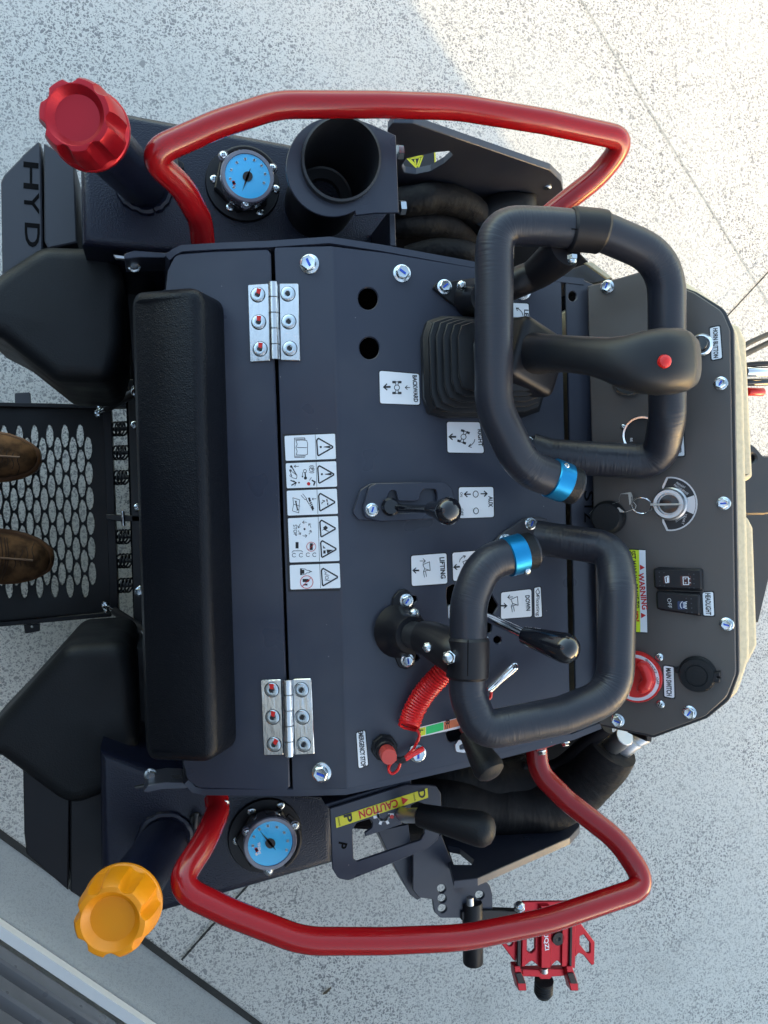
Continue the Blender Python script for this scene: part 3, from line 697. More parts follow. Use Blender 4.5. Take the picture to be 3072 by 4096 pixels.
ink(L_, pics[0], m_ink, [(tri(632, 278), TW), [(265, 195), (340, 190), (400, 195), (412, 230), (410, 370), (380, 380), (270, 378), (280, 330), (265, 290), (280, 240), (265, 195)], [(280, 285), (400, 285)], [(245, 165), (250, 410), (375, 408)], [(245, 165), (375, 162), (378, 188)], [(255, 180), (385, 178)], [(258, 395), (385, 392)]], ex(640, 278), B5, wd=1.2)
ink(L_, pics[1], m_ink, [(tri(645, 625), TW), arc(465, 560, 30, 0, 360), arc(465, 560, 46, 230, 310), arc(465, 560, 46, 50, 130), [(300, 522), (240, 522)], [(262, 508), (240, 522), (262, 536)], [(350, 600), (345, 660)], [(340, 645), (345, 662), (355, 645)], arc(378, 583, 20, 0, 360), ([(380, 600), (385, 650)], 2.6), [(190, 570), (280, 640), (270, 680), (215, 665), (190, 570)], arc(200, 640, 12, 0, 360), arc(195, 575, 12, 0, 360), ([(205, 515), (270, 630)], 2.2), ([(200, 700), (270, 730), (210, 760)], 2.4), [(235, 700), (270, 730), (250, 770)], [(460, 665), (435, 700)], ([(470, 700), (505, 720), (490, 760)], 3.0)], ex(655, 622) + [arc(385, 670, 20, 0, 360), arc(205, 525, 16, 0, 360), arc(303, 728, 11, 0, 360)], B5, wd=1.1)
text('P', L_, B5(466, 560), (0, 5), 6.5, m_ink, pics[1]); ink(L_, pics[1], m_redink, (), [arc(425, 743, 22, 0, 360)], B5)
ink(L_, pics[2], m_ink, [(tri(657, 975), TW), [(350, 870), (400, 930), (380, 945), (330, 890)], ([(395, 940), (480, 1080)], 1.6), [(518, 932), (470, 936)], [(485, 922), (468, 936), (485, 948)], ([(655, 940), (660, 965)], 2.5), ([(665, 985), (668, 1010)], 2.5), ([(590, 985), (630, 960), (600, 950)], 1.5), [(600, 975), (590, 1000)], [(225, 920), (310, 945), (300, 1110), (220, 1085), (235, 1000), (225, 920)], [(235, 1000), (315, 1025)], ([(262, 965), (285, 1075)], 2.6), [(250, 960), (275, 965)], [(275, 1082), (298, 1070)]], [[(415, 920), (440, 915), (495, 1060), (470, 1080)]], B5, wd=1.1)
ink(L_, pics[2], m_white, [([(425, 985), (455, 968)], 1.3), ([(435, 1010), (465, 992)], 1.3), ([(445, 1030), (470, 1015)], 1.3)], (), B5, h=.0012)
ringa = []
for k in range(6):
    a0 = k * 60 + 10; ringa.append(arc(375, 1315, 80, a0, a0 + 38, 5, 88)); e = arc(375, 1315, 80, a0, a0, 1, 88)[0]; e1 = arc(375, 1315, 98, a0 + 14, a0 + 14, 1, 106)[0]; e2 = arc(375, 1315, 62, a0 + 14, a0 + 14, 1, 70)[0]; ringa.append([e1, e, e2])
ink(L_, pics[3], m_ink, [(tri(668, 1308, .96), TW), (tri(678, 1568, .96), TW)] + ringa + [arc(500, 1640, 24, 40, 320), arc(418, 1640, 24, 40, 320), arc(330, 1645, 24, 40, 320), arc(242, 1645, 24, 40, 320), [(215, 1610), (235, 1590), (335, 1590), (352, 1608)], ([(620, 1320), (675, 1345)], 1.6), [(600, 1330), (640, 1300)]], [arc(373, 1315, 13, 0, 360), [(605, 1300), (640, 1270), (670, 1300), (640, 1330)], [(260, 1480), (298, 1480), (298, 1560), (260, 1560)], [(440, 1495), (478, 1495), (478, 1580), (440, 1580)], [(610, 1585), (640, 1585), (640, 1625), (610, 1625)], [(650, 1575), (735, 1578), (660, 1625)], [(605, 1520), (640, 1560), (610, 1560)]], B5, wd=1.1)
text('STOP', L_, B5(255, 1330), (1, 24), 8, m_ink, pics[3], bold=.005); ink(L_, pics[3], m_redink, [arc(458, 1538, 58, 0, 360, 20), [(420, 1580), (500, 1500)]], (), B5, h=.0012, wd=1.0)
ink(L_, pics[4], m_ink, [(tri(692, 1922), TW), [(320, 1815), (380, 1820), (400, 1835), (440, 1840), (440, 1865), (400, 1870), (385, 1885), (320, 1895), (320, 1815)], ([(440, 1850), (462, 1853)], 2), ([(330, 1820), (332, 1892)], 3), [(630, 1890), (685, 1900)], arc(655, 1930, 20, 0, 360), [(630, 1960), (690, 1965)], [(625, 1850), (650, 1870), (630, 1880)]], [[(350, 1945), (420, 1945), (440, 1965), (420, 1985), (350, 1985)], [(355, 2015), (410, 2005), (410, 2030), (355, 2025)], [(340, 1830), (370, 1830), (370, 1880), (340, 1880)]], B5, wd=1.1)
ink(L_, pics[4], m_redink, [arc(400, 1985, 80, 0, 360, 24), [(345, 2040), (455, 1930)]], (), B5, h=.0012, wd=1.3)
# ------------------------------------------------------------------ levers on the panel
def plate3(name, pts, pl, h, th, **k): return plate(name, pts, pl, h, th, k.pop('bev', .001), **k)
# auxiliary lever
base = [(705, 1110, 20), (740, 1010, 20), (785, 982, 22), (1080, 975, 30), (1115, 990, 20), (1148, 1060, 20), (1120, 1130, 20), (830, 1148, 16), (730, 1140, 16)]
ax = plate3('lever_gate', [(p[0] - 6, p[1] - 0, p[2]) for p in Q5(base)], M_, .008, .008, m=m_panel, parent=LD)
top = N1([(110, 290, 30), (165, 100, 40), (230, 70, 40), (810, 58, 50), (880, 110, 30), (915, 230, 30), (880, 340, 40), (800, 380, 40), (260, 402, 40), (130, 370, 30)])
win = N1([(290, 290), (325, 190, 20), (350, 132, 30), (395, 135, 30), (410, 190), (415, 225, 10), (550, 228), (600, 218, 12), (610, 160, 18), (640, 122, 22), (740, 122, 22), (752, 160), (752, 240), (745, 318), (560, 325), (300, 335, 10)])
plate3('gate_plate', top, M_, .018, .006, holes=[win], m=m_panel, parent=ax)
bolt(M_, N1(190, 300), 14.5, ax, 'blue', h=.018); bolt(M_, N1(855, 240), 13, ax, None, h=.018)
p0 = M_.at(*N1(335, 275), .008); p1 = M_.at(*N1(520, 287), .045); p2 = M_.at(*N1(690, 293), .085); p3 = M_.at(*N1(845, 312), .120)
lv = tube('lever_rod', catmull([p0 - V((0, 0, .05)), p0, p1, p2], 6), .0052, m_gloss, ax, 16)
turned('lever_boss', [(.012, 0), (.012, .02), (.009, .024), (0, .024)], M_.fr(*N1(330, 275), .004), m_gloss, ax)
L3 = (p3 - p2).length
turned('lever_knob', [(0, 0), (.008, 0), (.0085, .002), (.0115, L3 * .5), (.0155, L3 * .85), (.0168, L3), (.0160, L3 * 1.14), (.0120, L3 * 1.28), (.006, L3 * 1.345), (0, L3 * 1.36)], axis(p2, p3), m_gloss, ax, 28)
# lift lever
p0 = M_.at(1000, 1308, -.02); p1 = M_.at(*Q4(450, 458), .075); p2 = M_.at(*Q4(630, 540), .125); p3 = M_.at(*Q4(782, 588), .165)
lr = rod('lift_lever', p0, p2, .0062, m_chrome, LD)
L3 = (p3 - p2).length
turned('lever_knob', [(0, -.008), (.0105, -.008), (.0118, 0), (.0155, L3 * .6), (.0175, L3), (.0165, L3 * 1.13), (.012, L3 * 1.26), (.006, L3 * 1.325), (0, L3 * 1.34)], axis(p2, p3), m_gloss, lr, 28)
plate('lever_fork', N1([(840, 1140), (865, 1120), (870, 1270), (845, 1260)]), M_, -.004, .01, .001, m=m_alu, parent=lr)
# throttle lever with its chrome track
tk = plate('throttle_track', Q4([(305, 1010, 14), (325, 985, 14), (420, 975), (500, 970, 14), (510, 1000, 14), (450, 1015), (345, 1043, 16), (310, 1038, 12)]), M_, .003, .003, .0008, holes=[Q4([(325, 1010, 8), (345, 1000, 8), (440, 985), (480, 985), (440, 1000), (350, 1025, 8), (328, 1026, 6)])], m=m_alu, parent=LD)
p0 = M_.at(*Q4(340, 935), -.005); p1 = M_.at(*Q4(365, 960), .05); p2 = M_.at(*Q4(378, 985), .060); p3 = M_.at(*Q4(452, 1108), .088)
rod('lever_rod', p0, p2, .0055, mat('red dipped rod', (.20, .03, .03), .5), tk)
L3 = (p3 - p2).length
turned('lever_knob', [(0, -.010), (.011, -.010), (.0125, 0), (.0165, L3 * .5), (.0190, L3 * .85), (.0195, L3), (.0175, L3 * 1.15), (.011, L3 * 1.25), (0, L3 * 1.28)], axis(p2, p3), m_rubber, tk, 28)
# emergency stop
c = (829, 1613); k = mpp(M_.at(*c))
es = turned('emergency_stop', [(29 * k, 0), (29 * k, .007), (27 * k, .009), (22 * k, .009), (21 * k, .016), (0, .016)], M_.fr(*c, 0, .2), m_black, LD, 8, smooth=20)
turned('button', [(15 * k, .010), (15 * k, .022), (17 * k, .024), (17 * k, .040), (16 * k, .043), (0, .0435)], M_.fr(*c, 0), m_stop, es, 28)
turned('collar', [(22 * k, .009), (22 * k, .020), (20 * k, .0215), (16 * k, .0215), (15.5 * k, .012)], M_.fr(*c, 0), m_black, es, 28)
plate('lanyard_fork', B2([(830, 640), (870, 650), (905, 650), (930, 670), (900, 690), (850, 672)]), M_, .018, .005, .001, m=m_black, parent=es)
# red coiled safety lanyard
lan = empty('coiled_lanyard', tuple(M_.at(*c)), 'red coiled safety lanyard hooked from the emergency stop to under the lower handle', 'lanyard')
cl = catmull([M_.at(*A7(x, y), h) for x, y, h in ((1340, 1090, .035), (1260, 1165, .030), (1170, 1265, .022), (1105, 1365, .017), (1065, 1460, .015), (1052, 1508, .018))], 8)
tot = 0; hel = []; turns = 27; npt = turns * 12
seg = [0]
for a, b in zip(cl, cl[1:]): seg.append(seg[-1] + (b - a).length)
def along(s):
    s = max(0, min(s, seg[-1] - 1e-6))
    for i in range(len(cl) - 1):
        if seg[i + 1] >= s: t = (s - seg[i]) / (seg[i + 1] - seg[i]); return cl[i].lerp(cl[i + 1], t), (cl[i + 1] - cl[i]).normalized()
for i in range(npt + 1):
    p, t = along(seg[-1] * i / npt); x = V((0, 0, 1)).cross(t).normalized(); y = t.cross(x); a = 2 * pi * i / 12
    rr = .0128 * (1 + .03 * sin(i * .31)); hel.append(p + (x * cos(a) + y * sin(a)) * rr)
tail = catmull([hel[-1]] + [M_.at(*B2(x, y), h) for x, y, h in ((1022, 520, .016), (990, 590, .012), (950, 635, .012), (915, 668, .016), (892, 720, .014), (862, 745, .012), (838, 730, .012), (842, 695, .016), (880, 658, .020))], 5)
tube('coil', hel + tail[1:], .0019, m_cord, lan, 7)
tube('knot_end', [M_.at(*B2(932, 660), .018), M_.at(*B2(985, 628), .020), M_.at(*B2(1046, 594), .016)], .0034, m_cord, lan, 10)
tube('crimp', [M_.at(*B2(905, 668), .017), M_.at(*B2(938, 655), .018)], .0045, m_black, lan, 10)
clip = [B2(*p) for p in ((1440, 232), (1455, 218), (1520, 160), (1580, 95), (1602, 85), (1608, 105), (1590, 128), (1535, 170), (1470, 230), (1445, 245))]
tube('snap_hook', catmull([M_.at(*p, .012) for p in clip] + [M_.at(*clip[0], .012)], 4), .0022, m_chrome, lan, 10)
tube('hook_gate', [M_.at(*B2(1475, 215), .012), M_.at(*B2(1585, 112), .012)], .0030, m_chrome, lan, 10)
tube('cord_loop', catmull([M_.at(*B2(x, y), .010) for x, y in ((1430, 235), (1450, 245), (1454, 275), (1440, 295), (1410, 290))], 5), .0022, m_cord, lan, 8)

# ------------------------------------------------------------------ grab handles
def zpts(z_, l): return [P(*(z_(x, y) if z_ else (x, y)), z) for x, y, z in l]
def handle(path, rad, ring_i, clamp, wr):
    q = bend(path, rad, 10); h = tube('grab_handle', q, .0222, m_foam, LD, 26)
    e = q[-1]; d = (q[-1] - q[-4]).normalized()
    ri = tube('locking_ring', [e - d * .036, e - d * .035, e - d * .015, e - d * .014], [.0228, .0242, .0242, .0228], m_blue, h, 32)
    tube('end_plug', [e - d * .014, e - d * .002, e + d * .002], [.0226, .0226, .0195], m_rubber, h, 28)
    fine = resample(q, .003); i0, i1 = sorted(min(range(len(fine) // 4, len(fine) - 12), key=lambda i: (pix(fine[i]) - V(c)).length) for c in clamp)
    seg_ = fine[i0:i1 + 1]; tube('clamp', seg_, [.0232] + [.0252] * (len(seg_) - 2) + [.0232], m_black, h, 30)
    tube('clamp_seam', [p + (CAM - p).normalized() * .0250 for p in seg_[1:-1]], .0007, m_dark, h, 6)
    return h, e, d
# upper handle
UH = zpts(None, [(1146, 972, 1.075), (1190, 985, 1.085), (1425, 1000, 1.150), (1442, 900, 1.185), (1440, 560, 1.205), (1300, 500, 1.200), (1180, 490, 1.190), (1068, 486, 1.183), (1066, 880, 1.170), (1130, 1010, 1.170), (1243, 1052, 1.168)])
hu, e, d = handle(UH, [.02, .02, .055, .05, .075, .08, .05, .075, .085, .06, .03], 0, (N2(590, 365), N2(880, 420)), 0)
for s in (-1, 1):
    pass
screw(Pl(e - d * .025, V((-.3, .6, .8))), Q2(787, 2012), 7, hu, h=.0222)
# arm of the upper handle down to its foot on the panel
ft = plate('handle_foot', Q5([(1038, 135, 14), (1060, 112, 20), (1120, 108, 20), (1250, 90), (1260, 220), (1170, 235, 30), (1110, 195)]), M_, .006, .006, .001, m=m_black, parent=LD)
bolt(M_, (960, 620), 16, ft, 'blue', h=.006)
p0 = M_.at(1020, 645, .006); p1 = M_.at(1052, 640, .05); p2 = P(1160, 590, 1.135); p3 = P(1222, 538, 1.185)
tube('foot_socket', [p0, p0.lerp(p1, .3), p1], [.026, .0225, .0225], m_black, ft, 26)
tube('foot_arm', catmull([p1, p1.lerp(p2, .6), p2, p3], 5), [.019] * 10 + [.020, .021, .022, .023, .023, .022], m_black, ft, 24)
nut(M_.at(997, 618, .030), M_.at(994, 608, .05), .0062, ft); nut(P(1180, 590, 1.12), P(1178, 600, 1.10), .0068, ft)
nut(P(1238, 478, 1.19), P(1238, 458, 1.20), .0072, hu); nut(P(1236, 552, 1.215), P(1236, 566, 1.215), .0062, hu)
f2 = plate('handle_foot', Q2([(575, 1915, 14), (600, 1890, 10), (650, 1880, 12), (655, 1930), (620, 1945, 10)]), M_, .006, .006, .001, m=m_black, parent=LD)
bolt(M_, Q2(622, 1912), 13, f2, 'blue', h=.006)
# lower handle
LH = zpts(None, [(1158, 1160, 1.085), (1185, 1165, 1.095), (1325, 1185, 1.150), (1335, 1270, 1.175), (1328, 1500, 1.190), (1215, 1545, 1.180), (1040, 1580, 1.165), (1010, 1500, 1.155), (1012, 1300, 1.150), (1045, 1215, 1.150), (1151, 1188, 1.150)])
hl_, e, d = handle(LH, [.02, .02, .05, .06, .07, .06, .06, .06, .07, .05, .03], 0, (N1(1015, 1395), N1(1030, 1755)), 0)
screw(Pl(e - d * .025, V((.1, -.4, .9))), N1(1535, 835), 8, hl_, h=.0222)
ft = plate('handle_foot', A7([(905, 890, 20), (950, 650, 14), (985, 605, 20), (1030, 592, 20), (1062, 610, 20), (1085, 700), (1120, 860), (1090, 1100, 20), (1040, 1125, 24), (990, 1112, 20), (920, 945, 16)]), M_, .007, .007, .001, m=m_black, parent=LD)
bolt(M_, N1(487, 1085), 14.5, ft, 'blue', h=.007); bolt(M_, N1(495, 1600), 14.5, ft, 'blue', h=.007)
p0 = M_.at(*N1(430, 1345), .004); p1 = M_.at(*N1(545, 1385), .048); p2 = P(*N1(700, 1420), 1.105); p3 = P(*N1(960, 1560), 1.147)
tube('foot_socket', [p0, p0.lerp(p1, .25), p0.lerp(p1, .55), p1.lerp(p0, .04), p1, p1 - (p1 - p0) * .02], [.036, .030, .0255, .0245, .0235, .0195], m_black, ft, 30)
tube('socket_pin', [p1 - (p1 - p0) * .1, p1.lerp(p2, .6)], .0175, m_steel, ft, 26)
q = [p1.lerp(p2, .45), p1.lerp(p2, .5), p2, p2.lerp(p3, .3), p2.lerp(p3, .6), p2.lerp(p3, .85), p3]
tube('foot_arm', q, [.0185, .0205, .0225, .0240, .0255, .0262, .0240], m_black, ft, 30)
nut(M_.at(*N1(555, 1205), .030), M_.at(*N1(550, 1150), .050), .0070, ft)
nut(P(*N1(672, 1490), 1.128), P(*N1(668, 1492), 1.150), .0062, ft); nut(P(*N1(865, 1575), 1.162), P(*N1(810, 1590), 1.185), .0082, ft)
plate('clamp_tie', N1([(1175, 1395), (1195, 1400), (1200, 1640), (1183, 1645)]), flat(1.14), 0, .003, .0005, m=m_white, parent=hl_)
f2 = plate('handle_foot', Q4([(478, 130, 10), (500, 100, 16), (610, 25, 18), (660, 20, 12), (705, 30, 20), (725, 80, 30), (700, 190, 30), (660, 225, 20), (580, 200), (490, 180)]), M_, .006, .006, .001, m=m_grey, parent=LD)
bolt(M_, Q4(633, 50), 13, f2, 'blue', h=.006); bolt(M_, Q4(525, 125), 15, f2, None, h=.006)

# ------------------------------------------------------------------ joystick
cx, cy = 1038, 797
jw = M_.at(1164, cy).x - M_.at(908, cy).x; jh = (M_.at(cx, 690) - M_.at(cx, 903)).y
mb = MB(); rings = []
nl = 5
lev = [(1.0, 0), (1.0, .016), (.93, .022)]
for k in range(nl):
    t = k / nl; s0 = .93 - .36 * t; h0 = .023 + .068 * t
    lev += [(s0 * .56, h0), (s0 * .56, h0 + .0006), (s0 * .985, h0 + .0022), (s0, h0 + .0034), (s0, h0 + .0062), (s0 * .985, h0 + .0072), (s0 * .56, h0 + .0090)]
lev += [(.42, .088), (.36, .092), (.02, .093)]
fr0 = M_.fr(cx, cy, 0)
shape = lambda s: [V(p) for p in rnd([(-jw / 2 * s, -jh / 2 * s), (jw / 2 * s, -jh / 2 * s), (jw / 2 * s, jh / 2 * s), (-jw / 2 * s, jh / 2 * s)], .022 * s + .004, 2)]
vs_, fs = [], []
for s, h in lev: vs_ += [V((p.x, p.y, h)) for p in shape(s)]
c = len(shape(1))
for r in range(len(lev) - 1):
    for i in range(c): j = (i + 1) % c; fs.append((r * c + i, r * c + j, (r + 1) * c + j, (r + 1) * c + i))
fs.append(tuple(range((len(lev) - 1) * c, len(lev) * c)))
js = link('joystick', mesh(vs_, fs, 30), m_bellow, LD, fr0)
v_, f_ = rbox(.040, .041, .0, .040, .014, .010, 6, 4)
cm = axis(P(1120, 775, 1.105), P(1200, 768, 1.165)); link('grip_collar', mesh(v_, f_, 40), m_black, js, cm)
# grip: stick and palm head in one continuous moulding
gs = []
spec = [(1136, 764, 1.125, 54, .030), (1160, 764, 1.145, 44, .026), (1185, 763, 1.165, 40, .024), (1230, 765, 1.195, 39, .023), (1280, 770, 1.225, 41, .023), (1315, 776, 1.242, 46, .024), (1345, 782, 1.255, 55, .026), (1380, 783, 1.265, 65, .028), (1420, 782, 1.272, 71, .029), (1455, 781, 1.272, 70, .029), (1480, 782, 1.266, 63, .027), (1494, 783, 1.258, 52, .022), (1500, 784, 1.252, 38, .014), (1502, 784, 1.25, 18, .006)]
pts = [P(a, b, z) for a, b, z, _, _ in spec]
for i, (a, b, z, wpx, dp) in enumerate(spec):
    t = (pts[min(i + 1, len(pts) - 1)] - pts[max(i - 1, 0)]).normalized(); lat = V((0, 1, 0)); upn = t.cross(lat).normalized(); lat = upn.cross(t)
    if i > 9: t = (pts[9] - pts[7]).normalized(); upn = -lat.cross(t).normalized() if False else t.cross(V((0, 1, 0))).normalized()
    gs.append((pts[i], lat * wpx * mpp(pts[i]), upn * dp))
loft(gs, 'grip', m_black if False else m_bellow, js, 36, 2.7)
bt = P(1435, 781, 1.298); nrm = (pts[9] - pts[7]).cross(V((0, 1, 0))).normalized(); nrm = nrm if nrm.z > 0 else -nrm
k = mpp(bt); turned('thumb_button', [(15 * k, -.006), (15 * k, .001), (13 * k, .0035), (8 * k, .005), (0, .0055)], axis(bt, bt + nrm), m_redplastic, js, 28)

# ------------------------------------------------------------------ dashboard
dash = plate('dashboard', [(1269, 618), (1385, 588, 10), (1500, 632, 30), (1560, 672, 40), (1577, 712, 30), (1590, 1456, 50), (1570, 1506, 40), (1524, 1547), (1411, 1589, 8), (1294, 1564)], D_, 0, .006, .0012, (), m_dash, LD)
plate('dash_edge', [(1272, 620), (1386, 586, 10), (1504, 630, 30), (1566, 668, 40), (1585, 712, 30), (1597, 1456, 50), (1577, 1512, 40), (1527, 1552), (1412, 1594, 8), (1297, 1568)], D_, -.0065, .02, .001, (), m_steel, LD)
for c in (Q2(1455, 1657), Q2(965, 1240), Q2(1467, 2175), Q4(1480, 485), Q4(1320, 865), Q4(1010, 900)): bolt(D_, c, 14.5, dash, 'blue')
for c in (Q4(1190, 627), Q4(1195, 830)): screw(D_, c, 9.5, dash)
def dlabel(q, s, c, wpx, hpx, **k):
    o = sticker(q, D_, r=5, bw=3); o.parent = dash; o.matrix_parent_inverse = I4
    text(s, D_, c, (1.5, wpx), hpx, m_ink, o); return o
dlabel(Q2([(1402, 1412), (1456, 1402), (1466, 1552), (1410, 1562)]), 'HORN BUTTON', Q2(1433, 1482), 64, 9.6)
dlabel(Q2([(1245, 1840), (1298, 1829), (1304, 1975), (1248, 1977)]), 'HOUR METER', Q2(1274, 1895), 64, 9.6)
dlabel(C0([(1082, 1238), (1196, 1232), (1206, 1462), (1090, 1458)]), 'HEADLIGHT', C0(1142, 1348), 47, 11)
dlabel(C0([(745, 1868), (855, 1882), (862, 2174), (752, 2158)]), 'MAIN SWITCH', C0(802, 2022), 60, 11)
# warning sticker
ws = sticker(N3([(668, 1082), (1055, 1096), (1080, 2160), (700, 2150)]), D_, m_lime, r=5, bw=2.5); ws.parent = dash; ws.matrix_parent_inverse = I4
plate('white_band', N3([(968, 1105), (1048, 1110), (1072, 2148), (985, 2142)]), D_, .0009, .0003, 0, m=m_white, parent=ws)
text('WARNING', D_, N3(1015, 1628), (9, 79), 12, m_redink, ws, h=.0012, bold=.03)
text('SET MANUAL BRAKE TO', D_, N3(910, 1480), (9, 124), 12.5, m_ink, ws, h=.0012, bold=.012)
text("'D'", D_, N3(925, 1945), (2, 22), 13, m_redink, ws, h=.0012, bold=.03)
text('BEFORE', D_, N3(790, 1245), (4, 47), 12.5, m_ink, ws, h=.0012, bold=.012)
ink(D_, ws, m_redink, (), [N3([(978, 1290), (1040, 1328), (980, 1360)]), N3([(992, 1900), (1055, 1932), (995, 1968)])], h=.0012)
# rocker switches
def rocker(q, tilt):
    o = plate('rocker_switch', q, D_, .0115, .0115, .002, m=m_black, parent=dash, r=6)
    return o
q1 = C0([(666, 1040), (1084, 1048), (1092, 1228), (676, 1212)]); r1 = rocker(q1, 0)
q2 = C0([(690, 1236), (1066, 1268), (1072, 1452), (696, 1392)]); r2 = rocker(q2, 0)
for q in (C0([(705, 1028), (1096, 1046), (1100, 1238), (690, 1222)]), C0([(715, 1236), (1082, 1250), (1088, 1455), (720, 1400)])): plate('switch_bezel', q, D_, .004, .004, .001, m=m_black, parent=dash, r=5)
plate('lamp_window', C0([(750, 1105), (810, 1102), (815, 1168), (755, 1172)]), D_, .0118, .0003, 0, m=mat('dark red lens', (.05, .006, .006), .3), parent=r1, r=2)
plate('lamp_window', C0([(900, 1105), (992, 1103), (998, 1190), (905, 1192)]), D_, .0118, .0003, 0, m=MATS['dark red lens'], parent=r1, r=3)
plate('lamp_window', C0([(876, 1325), (945, 1325), (950, 1395), (880, 1395)]), D_, .0118, .0003, 0, m=mat('dark blue lens', (.01, .03, .10), .3), parent=r2, r=2)
IH = .0123
ink(D_, r1, m_white, [[(768, 1115), (800, 1105), (803, 1160), (775, 1165), (768, 1115)], ([(790, 1120), (792, 1155)], 3), [(925, 1115), (970, 1115), (975, 1180), (928, 1180), (925, 1115)], [(975, 1130), (985, 1130)], [(978, 1165), (988, 1165)], [(940, 1130), (950, 1130)], [(942, 1165), (952, 1165)]], (), C0, h=IH, wd=1.6)
ink(D_, r2, m_white, [arc(925, 1358, 24, 120, 260, 10, 30)] + [[(930 - abs(k) * 2, 1358 + k * 9), (955 + 3 * k * k * .2, 1358 + k * 15)] for k in (-2, -1, 0, 1, 2)], (), C0, h=IH, wd=1.4)
text('OFF', D_, C0(808, 1340), (2, 21), 8, m_alu, r2, h=IH, bold=0)
for r_, pts_ in ((r1, [(720, 1075), (722, 1112), (724, 1150), (726, 1188), (1018, 1092), (1018, 1132), (1020, 1172), (1020, 1210), (975, 1090), (980, 1210), (765, 1190), (760, 1076)]), (r2, [(995, 1303), (997, 1343), (1000, 1383), (1002, 1420), (952, 1300), (958, 1418)])):
    ink(D_, r_, m_grey, (), [arc(x, y, 6, 0, 360, 8) for x, y in pts_], C0, h=IH, name='grip_dots')
# ignition switch
ic = C0(815, 483); k = mpp(D_.at(*ic)); kk = C0.k
def sector(r, a0, a1, cut): return [C0(*p) for p in arc(815, 483, r, a0, a1, 22)] + [C0(*p) for p in cut]
ig = plate('ignition_plate', sector(235, -98, 98, [(745, 640), (745, 330)]), D_, .0008, .0008, 0, m=m_alu, parent=dash)
plate('ignition_print', sector(222, -95, 95, [(760, 620), (760, 345)]), D_, .0012, .0003, 0, m=m_ink, parent=ig)
plate('ignition_field', [C0(*p) for p in arc(815, 483, 218, -20, 24, 8)] + [C0(*p) for p in arc(815, 483, 150, 24, -20, 8)], D_, .0014, .0002, 0, m=m_alu, parent=ig)
for s, p, d in (('PREHEAT', (905, 322), (19, 11)), ('PRECHAUFFAGE', (908, 358), (30, 20)), ('START', (935, 615), (-8, 22)), ('DEMARRAGE', (900, 610), (-20, 12))): text(s, D_, C0(*p), d, 4.6, m_alu, ig, h=.0014, bold=0)
R_ = 130 * kk * k
turned('ignition_barrel', [(R_ * 1.1, 0), (R_ * 1.1, .004), (R_, .006), (R_, .014), (R_ * .93, .018), (R_ * .72, .018), (R_ * .70, .010), (0, .010)], D_.fr(*ic, .0012), m_alu, ig, 36)
turned('barrel_core', [(R_ * .62, .010), (R_ * .60, .0135), (R_ * .2, .0140), (0, .0140)], D_.fr(*ic, .0012), m_gloss, ig, 30)
# horn button, hour meter, gauge
hp = Q2(1372, 1492); k = mpp(D_.at(*hp)); hb = turned('horn_button', [(24 * k, 0), (24 * k, .004), (21 * k, .006), (18 * k, .006), (17.5 * k, .003)], D_.fr(*hp, 0), m_chrome, dash, 30)
turned('button_cap', [(17 * k, .002), (17 * k, .012), (14 * k, .015), (0, .0155)], D_.fr(*hp, 0), m_gloss, hb, 26)
gp = N2(1230, 2140); hm = turned('hour_meter', [(44 * k, 0), (44 * k, .003), (41 * k, .006), (37 * k, .006), (35 * k, .0025), (0, .0025)], D_.fr(*gp, 0), m_chrome, dash, 36)
turned('meter_face', [(36 * k, .003), (0, .003)], D_.fr(*gp, .0), m_ink, hm, 30); text('BE', D_, N2(1135, 2180), (0, 8), 5, m_alu, hm, h=.0036)
screw(D_, N2(1062, 2068), 6, hm)
gg = turned('fuel_gauge', [(40 * k, 0), (40 * k, .003), (37 * k, .006), (33 * k, .006), (32 * k, .0025), (0, .0025)], D_.fr(*N2(1120, 1660), 0), m_chrome, dash, 36)
turned('gauge_face', [(32 * k, .003), (0, .003)], D_.fr(*N2(1120, 1660), .0), m_ink, gg, 30)
# main switch: red rotary isolator
mc = C0(525, 1968); k = mpp(D_.at(*mc)); R_ = 54 * k
ms = turned('main_switch', [(R_, 0), (R_, .010), (R_ * .98, .012), (R_ * .92, .012)], D_.fr(*mc, 0), m_redplastic, dash, 48)
turned('scale_ring', [(R_ * .93, .0105), (R_ * .93, .0118), (R_ * .78, .0118)], D_.fr(*mc, 0), m_white, ms, 48)
turned('dial_base', [(R_ * .79, .006), (R_ * .79, .0125), (R_ * .76, .014), (0, .014)], D_.fr(*mc, 0), m_redplastic, ms, 48)
gr_ = C0([(505, 1890, 20), (540, 1858, 30), (600, 1870, 40), (650, 1940, 40), (668, 2020, 40), (640, 2100, 40), (570, 2140, 40), (510, 2110, 30), (520, 2060, 30), (560, 2010, 30), (540, 1950, 30)])
dome(D_, gr_, .012, .030, .008, 'turn_grip', m_redplastic, ms)
gr2 = C0([(545, 2046, 20), (510, 2078, 30), (450, 2066, 40), (400, 1996, 40), (382, 1916, 40), (410, 1836, 40), (480, 1796, 40), (540, 1826, 30), (530, 1876, 30), (490, 1926, 30), (510, 1986, 30)])
plate('pointer', C0([(485, 1970, 8), (490, 2010, 8), (470, 2040), (455, 2155), (400, 2060), (420, 2000), (450, 1960, 10)]), D_, .0160, .002, .0003, m=m_white, parent=ms)
for s, p, d in (('OFF', (703, 2012), (1, 15)), ('CE', (685, 1930), (2, 9)), ('PROTECTED', (640, 1870), (18, 22))): text(s, D_, C0(*p), d, 5, m_ink, ms, h=.0124, bold=.01)
